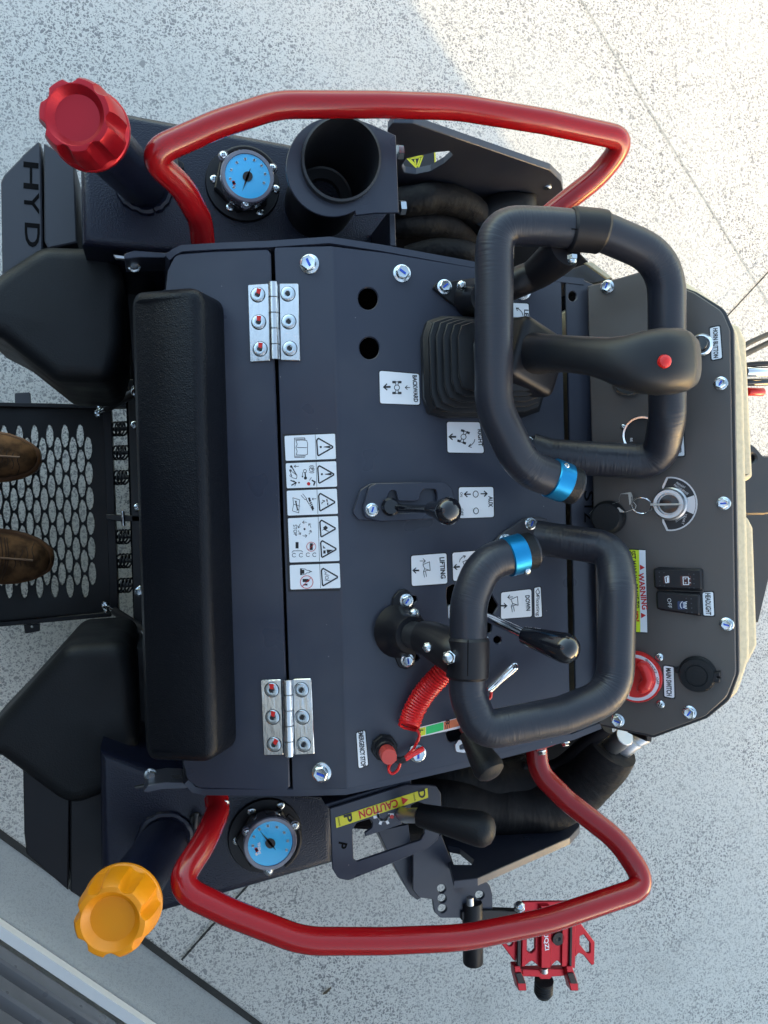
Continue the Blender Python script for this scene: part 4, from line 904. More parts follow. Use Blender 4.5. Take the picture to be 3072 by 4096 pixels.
# power socket with rubber flap
sc_ = C0(1050, 1950); R_ = 38 * mpp(D_.at(*sc_))
pw = turned('power_socket', [(R_ * 1.02, 0), (R_ * 1.02, .004), (R_ * .95, .006), (R_ * .95, .010), (R_ * .90, .012), (R_ * .62, .0125), (R_ * .60, .0115), (R_ * .56, .0115), (R_ * .54, .0125), (R_ * .28, .0128), (0, .0128)], D_.fr(*sc_, 0), m_rubber, dash, 40)
plate('flap_tab', C0([(1170, 1945), (1245, 1935), (1245, 1975), (1215, 1978), (1215, 1990), (1245, 1995), (1240, 2030), (1190, 2028)]), D_, .011, .010, .001, m=m_black, parent=pw)
plate('flap_hinge', C0([(850, 1900), (905, 1895), (935, 1850), (945, 2040), (905, 1955), (860, 1945)]), D_, .007, .007, .001, m=m_rubber, parent=pw)
# keys hanging from the ignition
ky = empty('keys', tuple(D_.at(*ic)), 'ring of two small steel keys hanging from the ignition switch', 'keys')
kb = D_.at(*ic, .014)
plate('ignition_key', [C0(640, 478), C0(880, 478), C0(905, 486), C0(880, 494), C0(640, 500)], Pl(kb + D_.n * .004, D_.n), .012, .012, .0005, m=m_key, parent=ky)
rc = D_.at(*C0(565, 498), .018); rg = [rc + (D_.u * cos(a) + (D_.v * .85 + D_.n * .5) * sin(a)) * 82 * kk * mpp(rc) for a in [2 * pi * i / 30 for i in range(31)]]
tube('split_ring', rg, .0011, m_chrome, ky, 8)
sk = plate('spare_key', N3([(335, 650, 6), (370, 610), (660, 510), (715, 495), (712, 450, 20), (735, 395, 10), (860, 372, 14), (880, 420), (880, 480), (930, 540, 10), (925, 580, 10), (790, 632, 14), (745, 600), (715, 570), (560, 600), (545, 612), (530, 605), (470, 630), (455, 640), (440, 635), (400, 660)]), Pl(D_.at(*N3(650, 520), .020), D_.n), 0, .0022, .0004, holes=[N3([(835, 400), (865, 400), (860, 440), (870, 520), (850, 530)])], m=m_key, parent=ky)
# black round knob below the keys
kp = N3(590, 690); R_ = 36 * mpp(D_.at(*kp))
turned('rubber_cap', [(R_, 0), (R_, .010), (R_ * .94, .018), (R_ * .80, .022), (0, .022)], D_.fr(*kp, 0), m_rubber, dash, 36)
# ------------------------------------------------------------------ hood and what stands in front of the machine
F_ = flat(1.06)
dome(F_, [(1372, 590), (1480, 600, 20), (1560, 655, 50), (1600, 715, 50), (1612, 800), (1624, 1300), (1626, 1420, 60), (1600, 1500, 50), (1545, 1546), (1412, 1590), (1310, 1570), (1290, 640)], -.35, -.02, .012, 'hood', m_hood, LD, r=0)
pk = flat(.86)
dome(pk, [(1560, 690), (1600, 700, 20), (1617, 735, 20), (1631, 1032, 14), (1606, 1046, 12), (1560, 1046)], -.3, 0, .012, 'hood_nose', m_hood, LD)
dome(pk, [(1560, 1108), (1618, 1112, 20), (1632, 1140, 16), (1641, 1395, 20), (1618, 1440, 14), (1560, 1446)], -.3, 0, .012, 'hood_nose', m_hood, LD)
plate('hood_bracket', N2([(500, 740), (760, 655), (980, 790), (800, 830), (480, 745)]), flat(.95), 0, .3, .001, m=m_steel, parent=LD)
plate('hood_flange', N2([(735, 650), (800, 640), (970, 775), (930, 790)]), flat(.97), 0, .004, .001, m=m_hood, parent=LD)
plate('front_frame', [(1585, 975, 10), (1625, 955, 20), (1650, 985, 10), (1720, 985), (1720, 1100), (1650, 1112), (1600, 1112)], flat(.55), 0, .06, .004, holes=[circ(1625, 990, 9)], m=m_steel, parent=LD)
plate('front_frame', [(1600, 1095), (1670, 1095), (1665, 1240), (1640, 1345), (1620, 1345), (1610, 1250)], flat(.42), 0, .06, .004, m=m_steel, parent=LD)
for i, (pp, r_) in enumerate(((((1600, 752, .6), (1630, 735, .58), (1700, 705, .5)), .006), (((1605, 768, .6), (1640, 750, .55), (1700, 722, .5)), .0065), (((1600, 790, .5), (1640, 786, .5), (1700, 785, .5)), .006))):
    tube('front_hose', catmull([P(*q) for q in pp], 6), r_, m_black, LD, 14)
rod('quick_coupler', P(1610, 803, .5), P(1660, 804, .5), .012, m_chrome, LD, 20); rod('quick_coupler', P(1610, 826, .48), P(1665, 825, .48), .009, m_gloss, LD, 20)
rod('dust_cap', P(1615, 846, .46), P(1648, 847, .46), .010, m_redplastic, LD, 20)
plate('hood_foot', C1([(835, 1370), (885, 1375), (880, 1435), (835, 1430)]), flat(.98), 0, .05, .001, m=m_black, parent=LD)

# ------------------------------------------------------------------ red side rails
def rail(path, rad, mounts):
    r = tube('side_rail', bend(path, rad, 12), .0168, m_red, LD, 28)
    return r
ur = rail(zpts(None, [(438, 522, .885), (434, 478, .905), (395, 405, .955), (318, 335, 1.0), (470, 268, 1.005), (600, 226, 1.01), (830, 226, 1.01), (985, 231, 1.01), (1180, 263, 1.01), (1352, 300, 1.005), (1300, 375, .965), (1185, 465, .92)]), [.03, .07, .12, .045, .3, .16, .3, .4, .4, .036, .12, .05], 0)
lr_ = rail(zpts(None, [(467, 1722, .885), (471, 1752, .90), (440, 1822, .955), (378, 1915, 1.0), (500, 1973, 1.005), (655, 2033, 1.01), (830, 2033, 1.01), (1000, 2026, 1.01), (1180, 1990, 1.01), (1402, 1915, 1.005), (1335, 1815, .965), (1225, 1730, .93), (1163, 1668, .91), (1158, 1610, .90)]), [.03, .06, .12, .045, .3, .16, .3, .4, .4, .036, .12, .08, .05, .03], 0)
bolt(Pl(P(444, 512, .90), V((0, .5, .8))), (445, 510), 10, ur, None); bolt(Pl(P(480, 1736, .90), V((0, -.5, .8))), (484, 1736), 11, lr_, None)
plate('rail_flange', Q4([(655, 1018), (790, 970), (802, 985), (700, 1022), (660, 1035)]), flat(.93), 0, .05, .001, m=m_red, parent=lr_)
for c in (Q4(680, 1034), Q4(782, 996)): bolt(Pl(P(*c, .92), V((0, -.9, .45))), c, 10, lr_, None)

# ------------------------------------------------------------------ tanks with filler necks and gauges
TZ = .80; T_ = flat(TZ)
dome(T_, [(173, 362), (190, 290), (262, 238), (640, 309), (846, 348), (846, 540), (370, 548), (176, 526)], -.42, 0, .014, 'oil_tank', m_tank, LD)
dome(T_, [(215, 1622), (400, 1690), (720, 1720), (722, 1868), (344, 1976), (255, 1960), (218, 1900)], -.42, 0, .014, 'fuel_tank', m_tank, LD)
def filler(b, t, cap, m, z1=1.045):
    p = P(*b, TZ - .01); q = P(*t, z1); d = (q - p).normalized()
    nk = tube('filler_neck', [p, p.lerp(q, .82)], .0345, m_tank, LD, 36)
    wv = [p + d * .012 + (axis(p, q).to_3x3() @ V((cos(a), sin(a), 0)) ) * .0385 for a in [2 * pi * i / 40 for i in range(41)]]
    for i in range(41): wv[i] = V((wv[i].x, wv[i].y, TZ + .002)) + V((random.uniform(-1, 1), random.uniform(-1, 1), 0)) * .0012
    tube('weld_bead', wv, [.0055 + .0012 * random.random() for _ in wv], m_tank, nk, 8)
    R_ = .0470; base = q - d * .052
    cp = turned(cap, [(0, 0), (R_ * 1.0, 0), (R_ * 1.03, .002), (R_ * 1.03, .006), (R_ * 1.0, .0075, .0), (R_ * 1.0, .010, .05), (R_ * .995, .022, .13), (R_ * .98, .036, .19), (R_ * .93, .047, .19), (R_ * .86, .052, .12), (R_ * .78, .0525, .04), (R_ * .73, .0525), (R_ * .70, .0515), (R_ * .57, .044), (R_ * .555, .0435), (0, .0432)], axis(base, q, .2), m, nk, 112, 7, smooth=22)
    return cp
filler((316, 405), (161, 248), 'oil_cap', m_redcap); filler((360, 1810), (238, 1992), 'fuel_cap', m_yelcap)
def gauge(fc, dc, ears, scr, ang, word=None):
    k = mpp(T_.at(*fc)); R_ = 79 * k; p = T_.at(*fc); 
    g = turned('tank_gauge', [(R_, 0), (R_, .005), (R_ * .98, .007), (R_ * .75, .008), (0, .008)], T_.fr(*fc, 0), m_black, LD, 48)
    turned('gauge_nut', [(R_ * .82, .007), (R_ * .82, .018), (R_ * .78, .020), (0, .020)], T_.fr(*fc, 0, ang), m_black, g, 6, smooth=15)
    dp = P(*dc, TZ + .052); k2 = mpp(dp); D2 = flat(TZ + .052); rr = 58 * k2
    turned('gauge_body', [(rr * .92, -.034), (rr * .95, -.012), (rr, -.010), (rr, .0), (rr * .96, .002), (rr * .84, .002), (rr * .82, .0)], D2.fr(*dc, 0), m_glassring, g, 44)
    dial = turned('gauge_dial', [(rr * .84, .0005), (0, .0005)], D2.fr(*dc, 0), m_dial, g, 40)
    a = radians(-110) if ang < 1 else radians(130)
    nv = V((cos(a), sin(a))) * 36; n2 = V((-nv.y, nv.x)).normalized()
    cx_, cy_ = dc
    ink(D2, dial, m_ink, (), [[(cx_ + nv.x * .95, cy_ - nv.y * .95), (cx_ + n2.x * 3, cy_ - n2.y * 3), (cx_ - nv.x * .55, cy_ + nv.y * .55), (cx_ - n2.x * 3, cy_ + n2.y * 3)], arc(cx_, cy_, 11, 0, 360, 18)], h=.0016, name='needle')
    ink(D2, dial, m_white, [arc(cx_, cy_, 38, a_, a_ + 4, 2) for a_ in range(-220, 50, 30)], (), h=.0012, wd=5, name='scale_marks')
    ink(D2, dial, m_redink, [arc(cx_, cy_, 33, 150, 160, 3)], (), h=.0013, wd=6, name='red_mark')
    if word: text(word, D2, (cx_ - 24, cy_ + 10), (2, 26), 6, m_white, dial, h=.0013)
    # half-round guard behind the dial
    for e_ in ears:
        ep = D2.at(*e_, -.004); dv = (dp - ep); dv.z = 0
        plate('gauge_ear', [(e_[0] + 11 * cos(t), e_[1] + 11 * sin(t)) for t in [2 * pi * i / 16 for i in range(16)]], D2, -.002, .007, .001, m=m_glassring, parent=g)
        screw(D2, e_, 8.5, g, h=-.002)
    for s_ in scr: screw(T_, s_, 9.5, g, h=.007)
    gv = [dp + V((cos(a_), sin(a_), 0)) * rr * 1.13 - V((0, 0, .006)) for a_ in [radians(20 + i * 6) for i in range(20)]] if ang < 1 else [dp + V((cos(a_), sin(a_), 0)) * rr * 1.13 - V((0, 0, .006)) for a_ in [radians(-60 + i * 6) for i in range(20)]]
    tube('dial_guard', gv, .0035, m_black, g, 8)
gauge((524, 402), (535, 381), [Q1(965, 671), Q1(1176, 726), Q1(1064, 880)], [Q1(925, 775), Q1(994, 897), Q1(1123, 917), Q1(1191, 818)], .3)
gauge((572, 1802), (584, 1822), [Q3(1069, 1385), Q3(1274, 1356), Q3(1160, 1551)], [Q3(1086, 1293), Q3(1212, 1268), Q3(1022, 1420)], 1.0, 'YIHENG')
# small drain cocks
for c, s in ((Q1(765, 715), 1), (Q3(850, 1335), -1)):
    b = plate('drain_cock', circ(*c, 15, 12, 16), T_, .012, .012, .001, m=m_black, parent=LD); rod('cock_stem', P(c[0] - 4, c[1] - 16 * s, TZ + .014), P(c[0], c[1] + 18 * s, TZ + .014), .004, m_steel, b)
# tank end brackets; flat dark shapes paint the shade of their cut letters
HZ = .70
def letters(o, zf, items):
    for s, x, y, w_, h_ in items: text(s, flat(HZ), zf(x, y), (0, w_), h_, m_dark, o, h=.0006, bold=.015, name='cut_letter_shade')
hb1 = plate('tank_bracket', N0([(12, 900, 60), (60, 790, 40), (350, 490, 20), (350, 480), (600, 258, 10), (640, 285), (670, 1830), (670, 2215), (35, 2400)]), flat(HZ), 0, .30, .002, m=m_grey, parent=LD)
letters(hb1, N0, [('H', 490, 800, 58, 30), ('Y', 500, 1230, 48, 30), ('D', 510, 1740, 52, 30)])
plate('bracket_flange', N0([(690, 290), (730, 300), (1170, 560), (1215, 1850), (760, 1950), (700, 1830)]), flat(HZ + .004), 0, .3, .002, m=m_grey, parent=hb1)
hb2 = plate('tank_bracket', [(48, 1590), (52, 1800), (57, 1845, 6), (147, 1924), (151, 1700), (151, 1590)], flat(HZ), 0, .30, .002, m=m_black, parent=LD)
plate('bracket_flange', [(152, 1600), (152, 1926), (212, 1962), (260, 1962), (260, 1600)], flat(HZ + .004), 0, .3, .002, m=m_black, parent=hb2)
# moulded hip bolsters
b1 = dome(flat(.722), [(-70, 640), (0, 583), (88, 525, 70), (243, 531, 62), (268, 600, 60), (266, 740, 60), (244, 824, 46), (118, 821, 50), (0, 727), (-70, 690)], -.30, 0, .024, 'hip_bolster', m_rubber, LD)
b2_ = dome(flat(.722), [(-70, 1625), (0, 1552), (142, 1394, 60), (282, 1384, 60), (292, 1480, 60), (298, 1606, 60), (284, 1698, 60), (150, 1750, 70), (0, 1640)], -.30, 0, .024, 'hip_bolster', m_rubber, LD)

# ------------------------------------------------------------------ cup holder
CZ = .955; K_ = flat(CZ)
op = circ(738, 342, 81, 88, 44)
pl_ = rnd([A1(*p) for p in arc(500, 555, 285, -60, -290, 30, 300)][::1] + [A1(640, 845), A1(760, 832), A1(895, 832), A1(880, 362), A1(740, 300)])
ch = plate('cup_holder', [A1(640, 262), A1(740, 300), A1(880, 364), A1(898, 830), A1(760, 832), A1(640, 846)] + [A1(*p) for p in arc(500, 555, 282, 62, 298, 34, 300)], K_, -.010, .004, .0008, holes=[circ(738, 342, 83, 90, 44)], m=m_panel, parent=LD)
op2 = [K_.at(*p) for p in op]
vs_ = []; nO = len(op2); cc = sum(op2, V()) / nO
prof_ = [(1.06, -.012), (1.06, 0), (1.0, .001), (.985, -.002), (.95, -.15), (.88, -.152), (.86, -.147), (.60, -.147), (.58, -.155), (.55, -.17)]
for s_, dz in prof_: vs_ += [cc + (p - cc) * s_ + V((0, 0, dz)) for p in op2]
fs = [(r * nO + i, r * nO + (i + 1) % nO, (r + 1) * nO + (i + 1) % nO, (r + 1) * nO + i) for r in range(len(prof_) - 1) for i in range(nO)]
link('cup_well', mesh(vs_, fs, 30), m_steel, ch)
vs_ = []
for s_, dz in ((1.09, -.012), (1.05, -.175), (.55, -.18)): vs_ += [cc + (p - cc) * s_ + V((0, 0, dz)) for p in op2]
link('cup_shell', mesh(vs_, [(r * nO + i, r * nO + (i + 1) % nO, (r + 1) * nO + (i + 1) % nO, (r + 1) * nO + i) for r in range(2) for i in range(nO)], 40), m_black, ch)
v_ = [cc + (p - cc) * .6 + V((0, 0, -.165)) for p in op2]; link('cup_drain', mesh(v_, [tuple(range(nO))], 0), m_tank, ch)
for c in (A1(898, 465), A1(912, 800)): rod('bracket_bolt', P(c[0] - 4, c[1], CZ - .03), P(c[0] + 8, c[1], CZ - .03), .0105, m_zinc, ch, 6)
plate('cup_bracket', A1([(838, 820), (875, 825), (882, 1032), (845, 1030)]), flat(.90), 0, .2, .001, m=m_panel, parent=LD)

# ------------------------------------------------------------------ upright guards beside the hoses
YU = P(1000, 290, .84).y; GU = Pl((0, YU, 0), (0, -1, 0), (0, 0, 1))
gu = plate('arm_guard', [A1(820, 1000), A1(830, 330, 20), A1(860, 290, 20), A1(985, 292, 20), A2(425, 540, 20), A2(490, 605, 30), A2(500, 660, 20), A2(440, 770, 20), A2(100, 1000)], GU, 0, .012, .001, holes=[A1([(915, 550, 25), (945, 505, 20), (1110, 468), (1200, 460, 12), (1226, 485, 14), (1170, 535, 10), (1090, 582), (1000, 600, 20), (930, 590, 20)])], m=m_panel, parent=LD)
plate('hazard_plate', A1([(880, 440), (1120, 420), (1120, 660), (880, 660)]), flat(.45), 0, .03, .001, m=m_panel, parent=LD)
hz = [A1(945, 500), A1(1042, 488), A1(1012, 568), A1(945, 500)]
wsx = plate('hazard_sticker', [A1(930, 480), A1(1112, 462), A1(1112, 585), A1(930, 600)], flat(.45), .0012, .001, 0, m=m_ink, parent=LD)
ink(flat(.45), wsx, m_yel, [hz, [A1(962, 504), A1(1026, 497), A1(1008, 552), A1(962, 504)], [A1(995, 512), A1(1000, 538)], [A1(1115, 470), A1(1118, 545)]], (), h=.0018, wd=3)
YL = P(1130, 1840, .80).y; GL = Pl((0, YL, 0), (0, 1, 0), (0, 0, 1))
plate('arm_guard', [B3(250, 480), B3(225, 700), B3(300, 1000), B3(430, 985, 10), B3(940, 760, 10), B3(995, 700, 10), B3(975, 480), B3(700, 400)], GL, 0, .012, .001, holes=[B3([(250, 800, 10), (330, 815), (410, 880, 6), (395, 910, 8), (300, 910), (270, 870)])], m=m_panel, parent=LD)
screw(GL, B3(910, 652), 10, LD); screw(GU, A2(410, 635), 9, LD)
# hose bundles in woven sleeves
def hose(pts, r, m=m_sleeve, name='hose_sleeve', n=24):
    q = catmull([P(*q) for q in pts], 22); ph = random.uniform(0, 6)
    rr = [r * (1 + .04 * sin(i * .21 + ph) * sin(i * .13 + 2 * ph) + random.uniform(-.004, .004)) for i in range(len(q))] if m is m_sleeve else r
    return tube(name, q, rr, m, LD, n, smooth=70)
hose([(830, 442, .62), (880, 436, .65), (940, 428, .66), (1000, 440, .65), (1042, 478, .62), (1060, 530, .56)], .027)
hose([(830, 490, .60), (890, 482, .62), (950, 484, .62), (1000, 500, .60), (1030, 540, .54)], .025)
hose([(880, 556, .64), (940, 540, .67), (1010, 546, .68), (1060, 580, .62)], .020)
hose([(1035, 500, .62), (1065, 460, .63), (1120, 440, .64)], .030, m_rubber)
turned('hose_collar', [(.030, -.02), (.046, -.012), (.050, 0), (.046, .010), (.034, .014), (.030, .030), (.026, .034), (0, .034)], axis(P(1118, 452, .63), P(1125, 420, .645)), m_rubber, LD, 36)
hose([(870, 1740, .66), (960, 1740, .70), (1080, 1745, .70), (1190, 1735, .72), (1270, 1680, .76), (1322, 1612, .80)], .048)
hose([(870, 1700, .60), (960, 1690, .66), (1060, 1700, .68), (1140, 1690, .68)], .05)
hose([(880, 1775, .60), (980, 1785, .62), (1090, 1780, .62), (1200, 1745, .66)], .04)
hose([(1130, 1660, .70), (1200, 1655, .72), (1260, 1610, .78), (1310, 1570, .82)], .013, m_black, 'cable')
for a, b, r_ in (((1318, 1615, .80), (1350, 1590, .84), .019), ((1325, 1640, .79), (1372, 1600, .82), .017), ((1345, 1620, .80), (1395, 1590, .82), .015)): rod('hose_fitting', P(*a), P(*b), r_ * .85, m_alu, LD, 12)
# ------------------------------------------------------------------ brake lever gate (lower side)
B_ = flat(.905)
gt = plate('brake_gate', C4([(42, 505, 10), (700, 300), (890, 302, 20), (960, 312, 30), (1002, 375, 30), (1012, 665, 40), (975, 775, 40), (880, 860, 30), (205, 1130, 60), (115, 1112, 60), (65, 1030, 50)]), B_, 0, .004, .001,
           holes=[C4([(248, 940, 12), (238, 690, 30), (275, 630, 30), (385, 598, 20), (412, 630, 20), (405, 672, 20), (342, 718, 16), (352, 748), (668, 642), (662, 606), (735, 590), (742, 480, 20), (800, 448, 20), (852, 465, 20), (858, 720, 30), (828, 778, 20), (275, 964, 14)])], m=m_panel, parent=LD)
plate('gate_flange', C4([(30, 500), (0, 470), (690, 262), (745, 260), (748, 300), (700, 312), (45, 512)]), flat(.898), 0, .05, .001, m=m_panel, parent=gt)
cs = plate('caution_sticker', C4([(90, 585), (885, 330), (892, 412), (98, 674)]), B_, .0006, .0005, 0, m=m_yel, parent=gt)
d_ = lambda n: (-n * .953, n * .305)
text('CAUTION', B_, C4(462, 508), d_(88), 18, m_redink, cs, bold=.03); text('P', B_, C4(200, 590), (-7, -18), 0, m_ink, cs) if False else None
text('D', B_, C4(838, 378), (3, 18), 16, m_ink, cs, bold=.03); text('P', B_, C4(200, 590), (3, 18), 18, m_ink, cs, bold=.03)
text('DRIVE', B_, C4(772, 408), (3, 15), 3.4, m_ink, cs, bold=.01); text('PARKING', B_, C4(122, 620), (3, 18), 3.4, m_ink, cs, bold=.01)
ink(B_, cs, m_redink, (), [C4([(660, 408), (720, 428), (672, 474)])], h=.0011)
ink(B_, gt, m_white, [(arc(505, 560, 48, 0, 200, 12, 48), 5)] + [([(505 + 46 * cos(a), 560 + 46 * sin(a)), (505 + 82 * cos(a), 560 + 82 * sin(a))], 6) for a in [radians(t) for t in (0, 62, 110, 165)]], (), C4, name='gear_mark')
ink(B_, gt, m_redink, (), [arc(578, 577, 18, 0, 360, 14)], C4, name='red_dot')
text('P', B_, C4(150, 826), (-4, 13), 20, m_dark, gt, h=.0006, name='cut_letter_shade')  # flat dark shape painting the shade of a cut-out letter
p0 = P(*C4(640, 570), .90); p1 = P(*C4(830, 565), .965); p2 = P(*C4(1370, 690), 1.02)
bl = tube('brake_lever', [p0 - V((0, 0, .03)), p0.lerp(p1, .3), p1], [.0095, .0105, .0105], m_alu, LD, 24)
L3 = (p2 - p1).length
turned('brake_grip', [(0, -.004), (.0145, -.004), (.0160, 0), (.0185, L3 * .4), (.0225, L3 * .8), (.0235, L3 * .95), (.0218, L3 * 1.05), (.016, L3 * 1.13), (.008, L3 * 1.17), (0, L3 * 1.175)], axis(p1, p2), m_rubber, bl, 32)
# accessory bracket
PB = flat(.80)
br = plate('accessory_bracket', C4([(760, 860), (1005, 730), (1045, 835), (1120, 1020, 30), (1150, 1050, 20), (1310, 1082, 30), (1425, 1165, 60), (1448, 1250, 30), (1450, 1392, 10), (1195, 1452, 10), (1000, 1452, 50), (945, 1400, 30), (930, 1292, 20), (810, 1275, 30), (760, 1210, 30)]), PB, 0, .006, .001, holes=[circ(*C4(x, y), 9.5, 9.5, 16) for x, y in ((1008, 1200), (1012, 1285), (1014, 1372), (1338, 1255))], m=m_panel, parent=LD)
plate('bracket_web', C4([(455, 700), (720, 640), (760, 900), (770, 1215, 30), (830, 1280), (800, 1300, 20), (735, 1250, 30), (590, 985)]), flat(.78), 0, .05, .001, m=m_panel, parent=br)
plate('bracket_post', C4([(715, 560), (855, 560), (858, 800), (720, 830)]), flat(.70), 0, .2, .001, m=m_steel, parent=LD)
# ------------------------------------------------------------------ phone clamp hung on the bracket
pm2 = empty('phone_clamp', tuple(P(1180, 2030, .78)), 'red anodised phone clamp on a black stem, hanging below the lower side rail', 'phone holder')
rod('stem', P(1020, 1948, .80), P(1022, 2080, .80), .0172, m_black, pm2, 28); rod('stem_bolt', P(1015, 1938, .825), P(1016, 1955, .825), .006, m_alu, pm2)
plate('swing_arm', C4([(1180, 1400), (1420, 1385), (1700, 1395), (1700, 1470), (1180, 1470)]), flat(.805), 0, .012, .001, m=m_black, parent=pm2)
PC = flat(.80)
hs = [N4([(595, 690, 30), (640, 660, 30), (678, 690, 30), (678, 830, 30), (640, 870, 30), (592, 840, 30)])]
body = plate('clamp_body', N4([(470, 400), (560, 335, 10), (1100, 330), (1092, 1020, 10), (1040, 1020), (965, 1000, 10), (905, 935, 20), (850, 990, 10), (820, 1025), (740, 1022), (700, 985), (640, 940, 20), (560, 1005, 10), (500, 1000, 8), (480, 780)]), PC, 0, .006, .001, holes=hs, m=m_anored, parent=pm2)
plate('centre_rail', N4([(738, 380), (840, 380), (838, 1020), (738, 1020)]), PC, .008, .008, .0012, m=m_anored, parent=body)
for x in ((500, 535, 545, 590), (1040, 1065, 960, 1020)):
    plate('rubber_strip', N4([(x[0], 500), (x[1], 500), (x[1] - 10, 1010), (x[0] - 8, 1010)]), PC, .004, .004, .0005, m=m_black, parent=body)
    plate('side_rib', N4([(x[2], 500), (x[3], 500), (x[3] - 15, 1000), (x[2] - 8, 1005)]), PC, .004, .004, .0008, m=m_anored, parent=body)
plate('wing', N4([(1085, 540), (1145, 550, 8), (1295, 750, 14), (1290, 985, 14), (1262, 988, 14), (1180, 885, 20), (1130, 858, 20), (1090, 910, 10)]), PC, -.002, .005, .001, holes=[N4([(1140, 690, 16), (1180, 668, 16), (1248, 760, 10), (1248, 860, 12), (1215, 868, 12), (1140, 775, 14)])], m=m_anored, parent=body)
plate('wing', N4([(325, 765), (400, 720, 10), (495, 700), (480, 950), (455, 940, 8)]), PC, -.002, .005, .001, holes=[N4(circ(415, 755, 32, 38, 18))], m=m_anored, parent=body)
text('UQZI', PC, N4(790, 740), (3, 38), 12, m_white, body, h=.0086, bold=.02)
turned('clamp_screw', [(.011, 0), (.011, .004), (.004, .004), (0, .001)], PC.fr(*N4(908, 705), 0), m_black, body, 20)
plate('jaw_bar', N4([(545, 1035), (985, 1025), (985, 1100), (850, 1110), (830, 1135), (735, 1135), (715, 1112), (548, 1105)]), PC, -.004, .012, .001, m=m_anored, parent=pm2)
for x in (460, 1000):
    j = plate('jaw', N4([(x, 1005, 8), (x + 60, 1000, 8), (x + 122, 1180), (x + 128, 1255, 6), (x + 48, 1255, 6), (x + 10, 1100)]), PC, .006, .016, .001, m=m_anored, parent=pm2)
    plate('jaw_pad', N4([(x + 12, 1075), (x + 75, 1070), (x + 120, 1180), (x + 45, 1180)]), PC, .0085, .0025, .0005, m=m_black, parent=j)
kn = turned('clamp_knob', [(0, 0), (.0165, 0)] + [(.0165 - (.0012 if i % 2 else 0), .003 + i * .0026) for i in range(10)] + [(.013, .031), (0, .033)], axis(P(*N4(768, 1140), .785), P(*N4(760, 1270), .780)), m_rubber, pm2, 24)
rod('jaw_pin', P(*N4(765, 1010), .80), P(*N4(768, 1060), .80), .007, m_alu, pm2); nut(P(*N4(512, 400), .81), P(*N4(512, 320), .83), .010, pm2, 'clamp_bolt')
# ------------------------------------------------------------------ operator platform
GZ = .22; G_ = flat(GZ)
def lens(cx, cy):                                  # serrated pointed oval opening
    o = []; n = 22
    for i in range(n):
        a = 2 * pi * i / n; y = sin(a); x = cos(a) * (1 - .14 * abs(y) ** 2)
        j = 1 + (.045 if i % 2 else -.03) * (abs(y) < .93); o.append((cx + 8.0 * x * j + y * .6, cy + 24.4 * y * j))
    return o
hl2 = []
for col in range(-1, 14):
    off = col % 2; nr = 7 if off else 6
    for r in range(7 if off else 6):
        cx_ = 190.5 - 16.45 * col; cy_ = (941 if off else 968) + 54.2 * r
        cx_ += (cy_ - 968) * .0335; cy_ += (190 - cx_) * .012
        if -25 < cx_ < 206: hl2.append(lens(cx_, cy_))
pf = plate('platform', [(-45, 872), (120, 873), (236, 878), (253, 1325), (120, 1339), (-45, 1352)], G_, 0, .006, .001, hl2, m_grate, LD)
# stamped collars round each opening
for k_, h_ in enumerate(hl2):
    c_ = V((sum(p[0] for p in h_) / len(h_), sum(p[1] for p in h_) / len(h_)))
    hi = [G_.at(c_.x + (p[0] - c_.x) * 1.0, c_.y + (p[1] - c_.y) * 1.0, -.0005) for p in h_]
    lo = [G_.at(c_.x + (p[0] - c_.x) * 1.02, c_.y + (p[1] - c_.y) * 1.02, .0020) for p in h_]
    ou = [G_.at(c_.x + (p[0] - c_.x) * 1.14, c_.y + (p[1] - c_.y) * 1.05, .0006) for p in h_]
    n_ = len(h_); f_ = [(r * n_ + i, (r + 1) * n_ + i, (r + 1) * n_ + (i + 1) % n_, r * n_ + (i + 1) % n_) for r in range(2) for i in range(n_)]
    link('grip_collar', mesh(ou + lo + hi, f_, 40), m_grate, pf)
for y0, y1, x1 in ((868, 877, 232), (1326, 1336, 240)):
    a = y1 - y0; s_ = 1 if y0 < 1000 else 0
    pts_ = [(-45, y0 + (0 if s_ else 22)), (x1, y0 + (6 if s_ else -4)), (x1, y1 + (6 if s_ else -4)), (-45, y1 + (0 if s_ else 22))]
    plate('platform_rim', pts_, flat(GZ + .02), 0, .05, .001, m=m_black, parent=pf)
plate('platform_rim', [(222, 880), (240, 880), (256, 1322), (238, 1322)], flat(GZ + .012), 0, .05, .001, m=m_black, parent=pf)
plate('side_tab', Q1([(63, 1698, 8), (130, 1694, 8), (134, 1745), (64, 1745)]), flat(GZ + .02), 0, .006, .001, m=m_grey, parent=pf)
plate('side_tab', Q3([(102, 488), (170, 482), (172, 515, 6), (108, 526, 6)]), flat(GZ + .02), 0, .006, .001, holes=[circ(*Q3(137, 497), 3, 3, 10)], m=m_black, parent=pf)
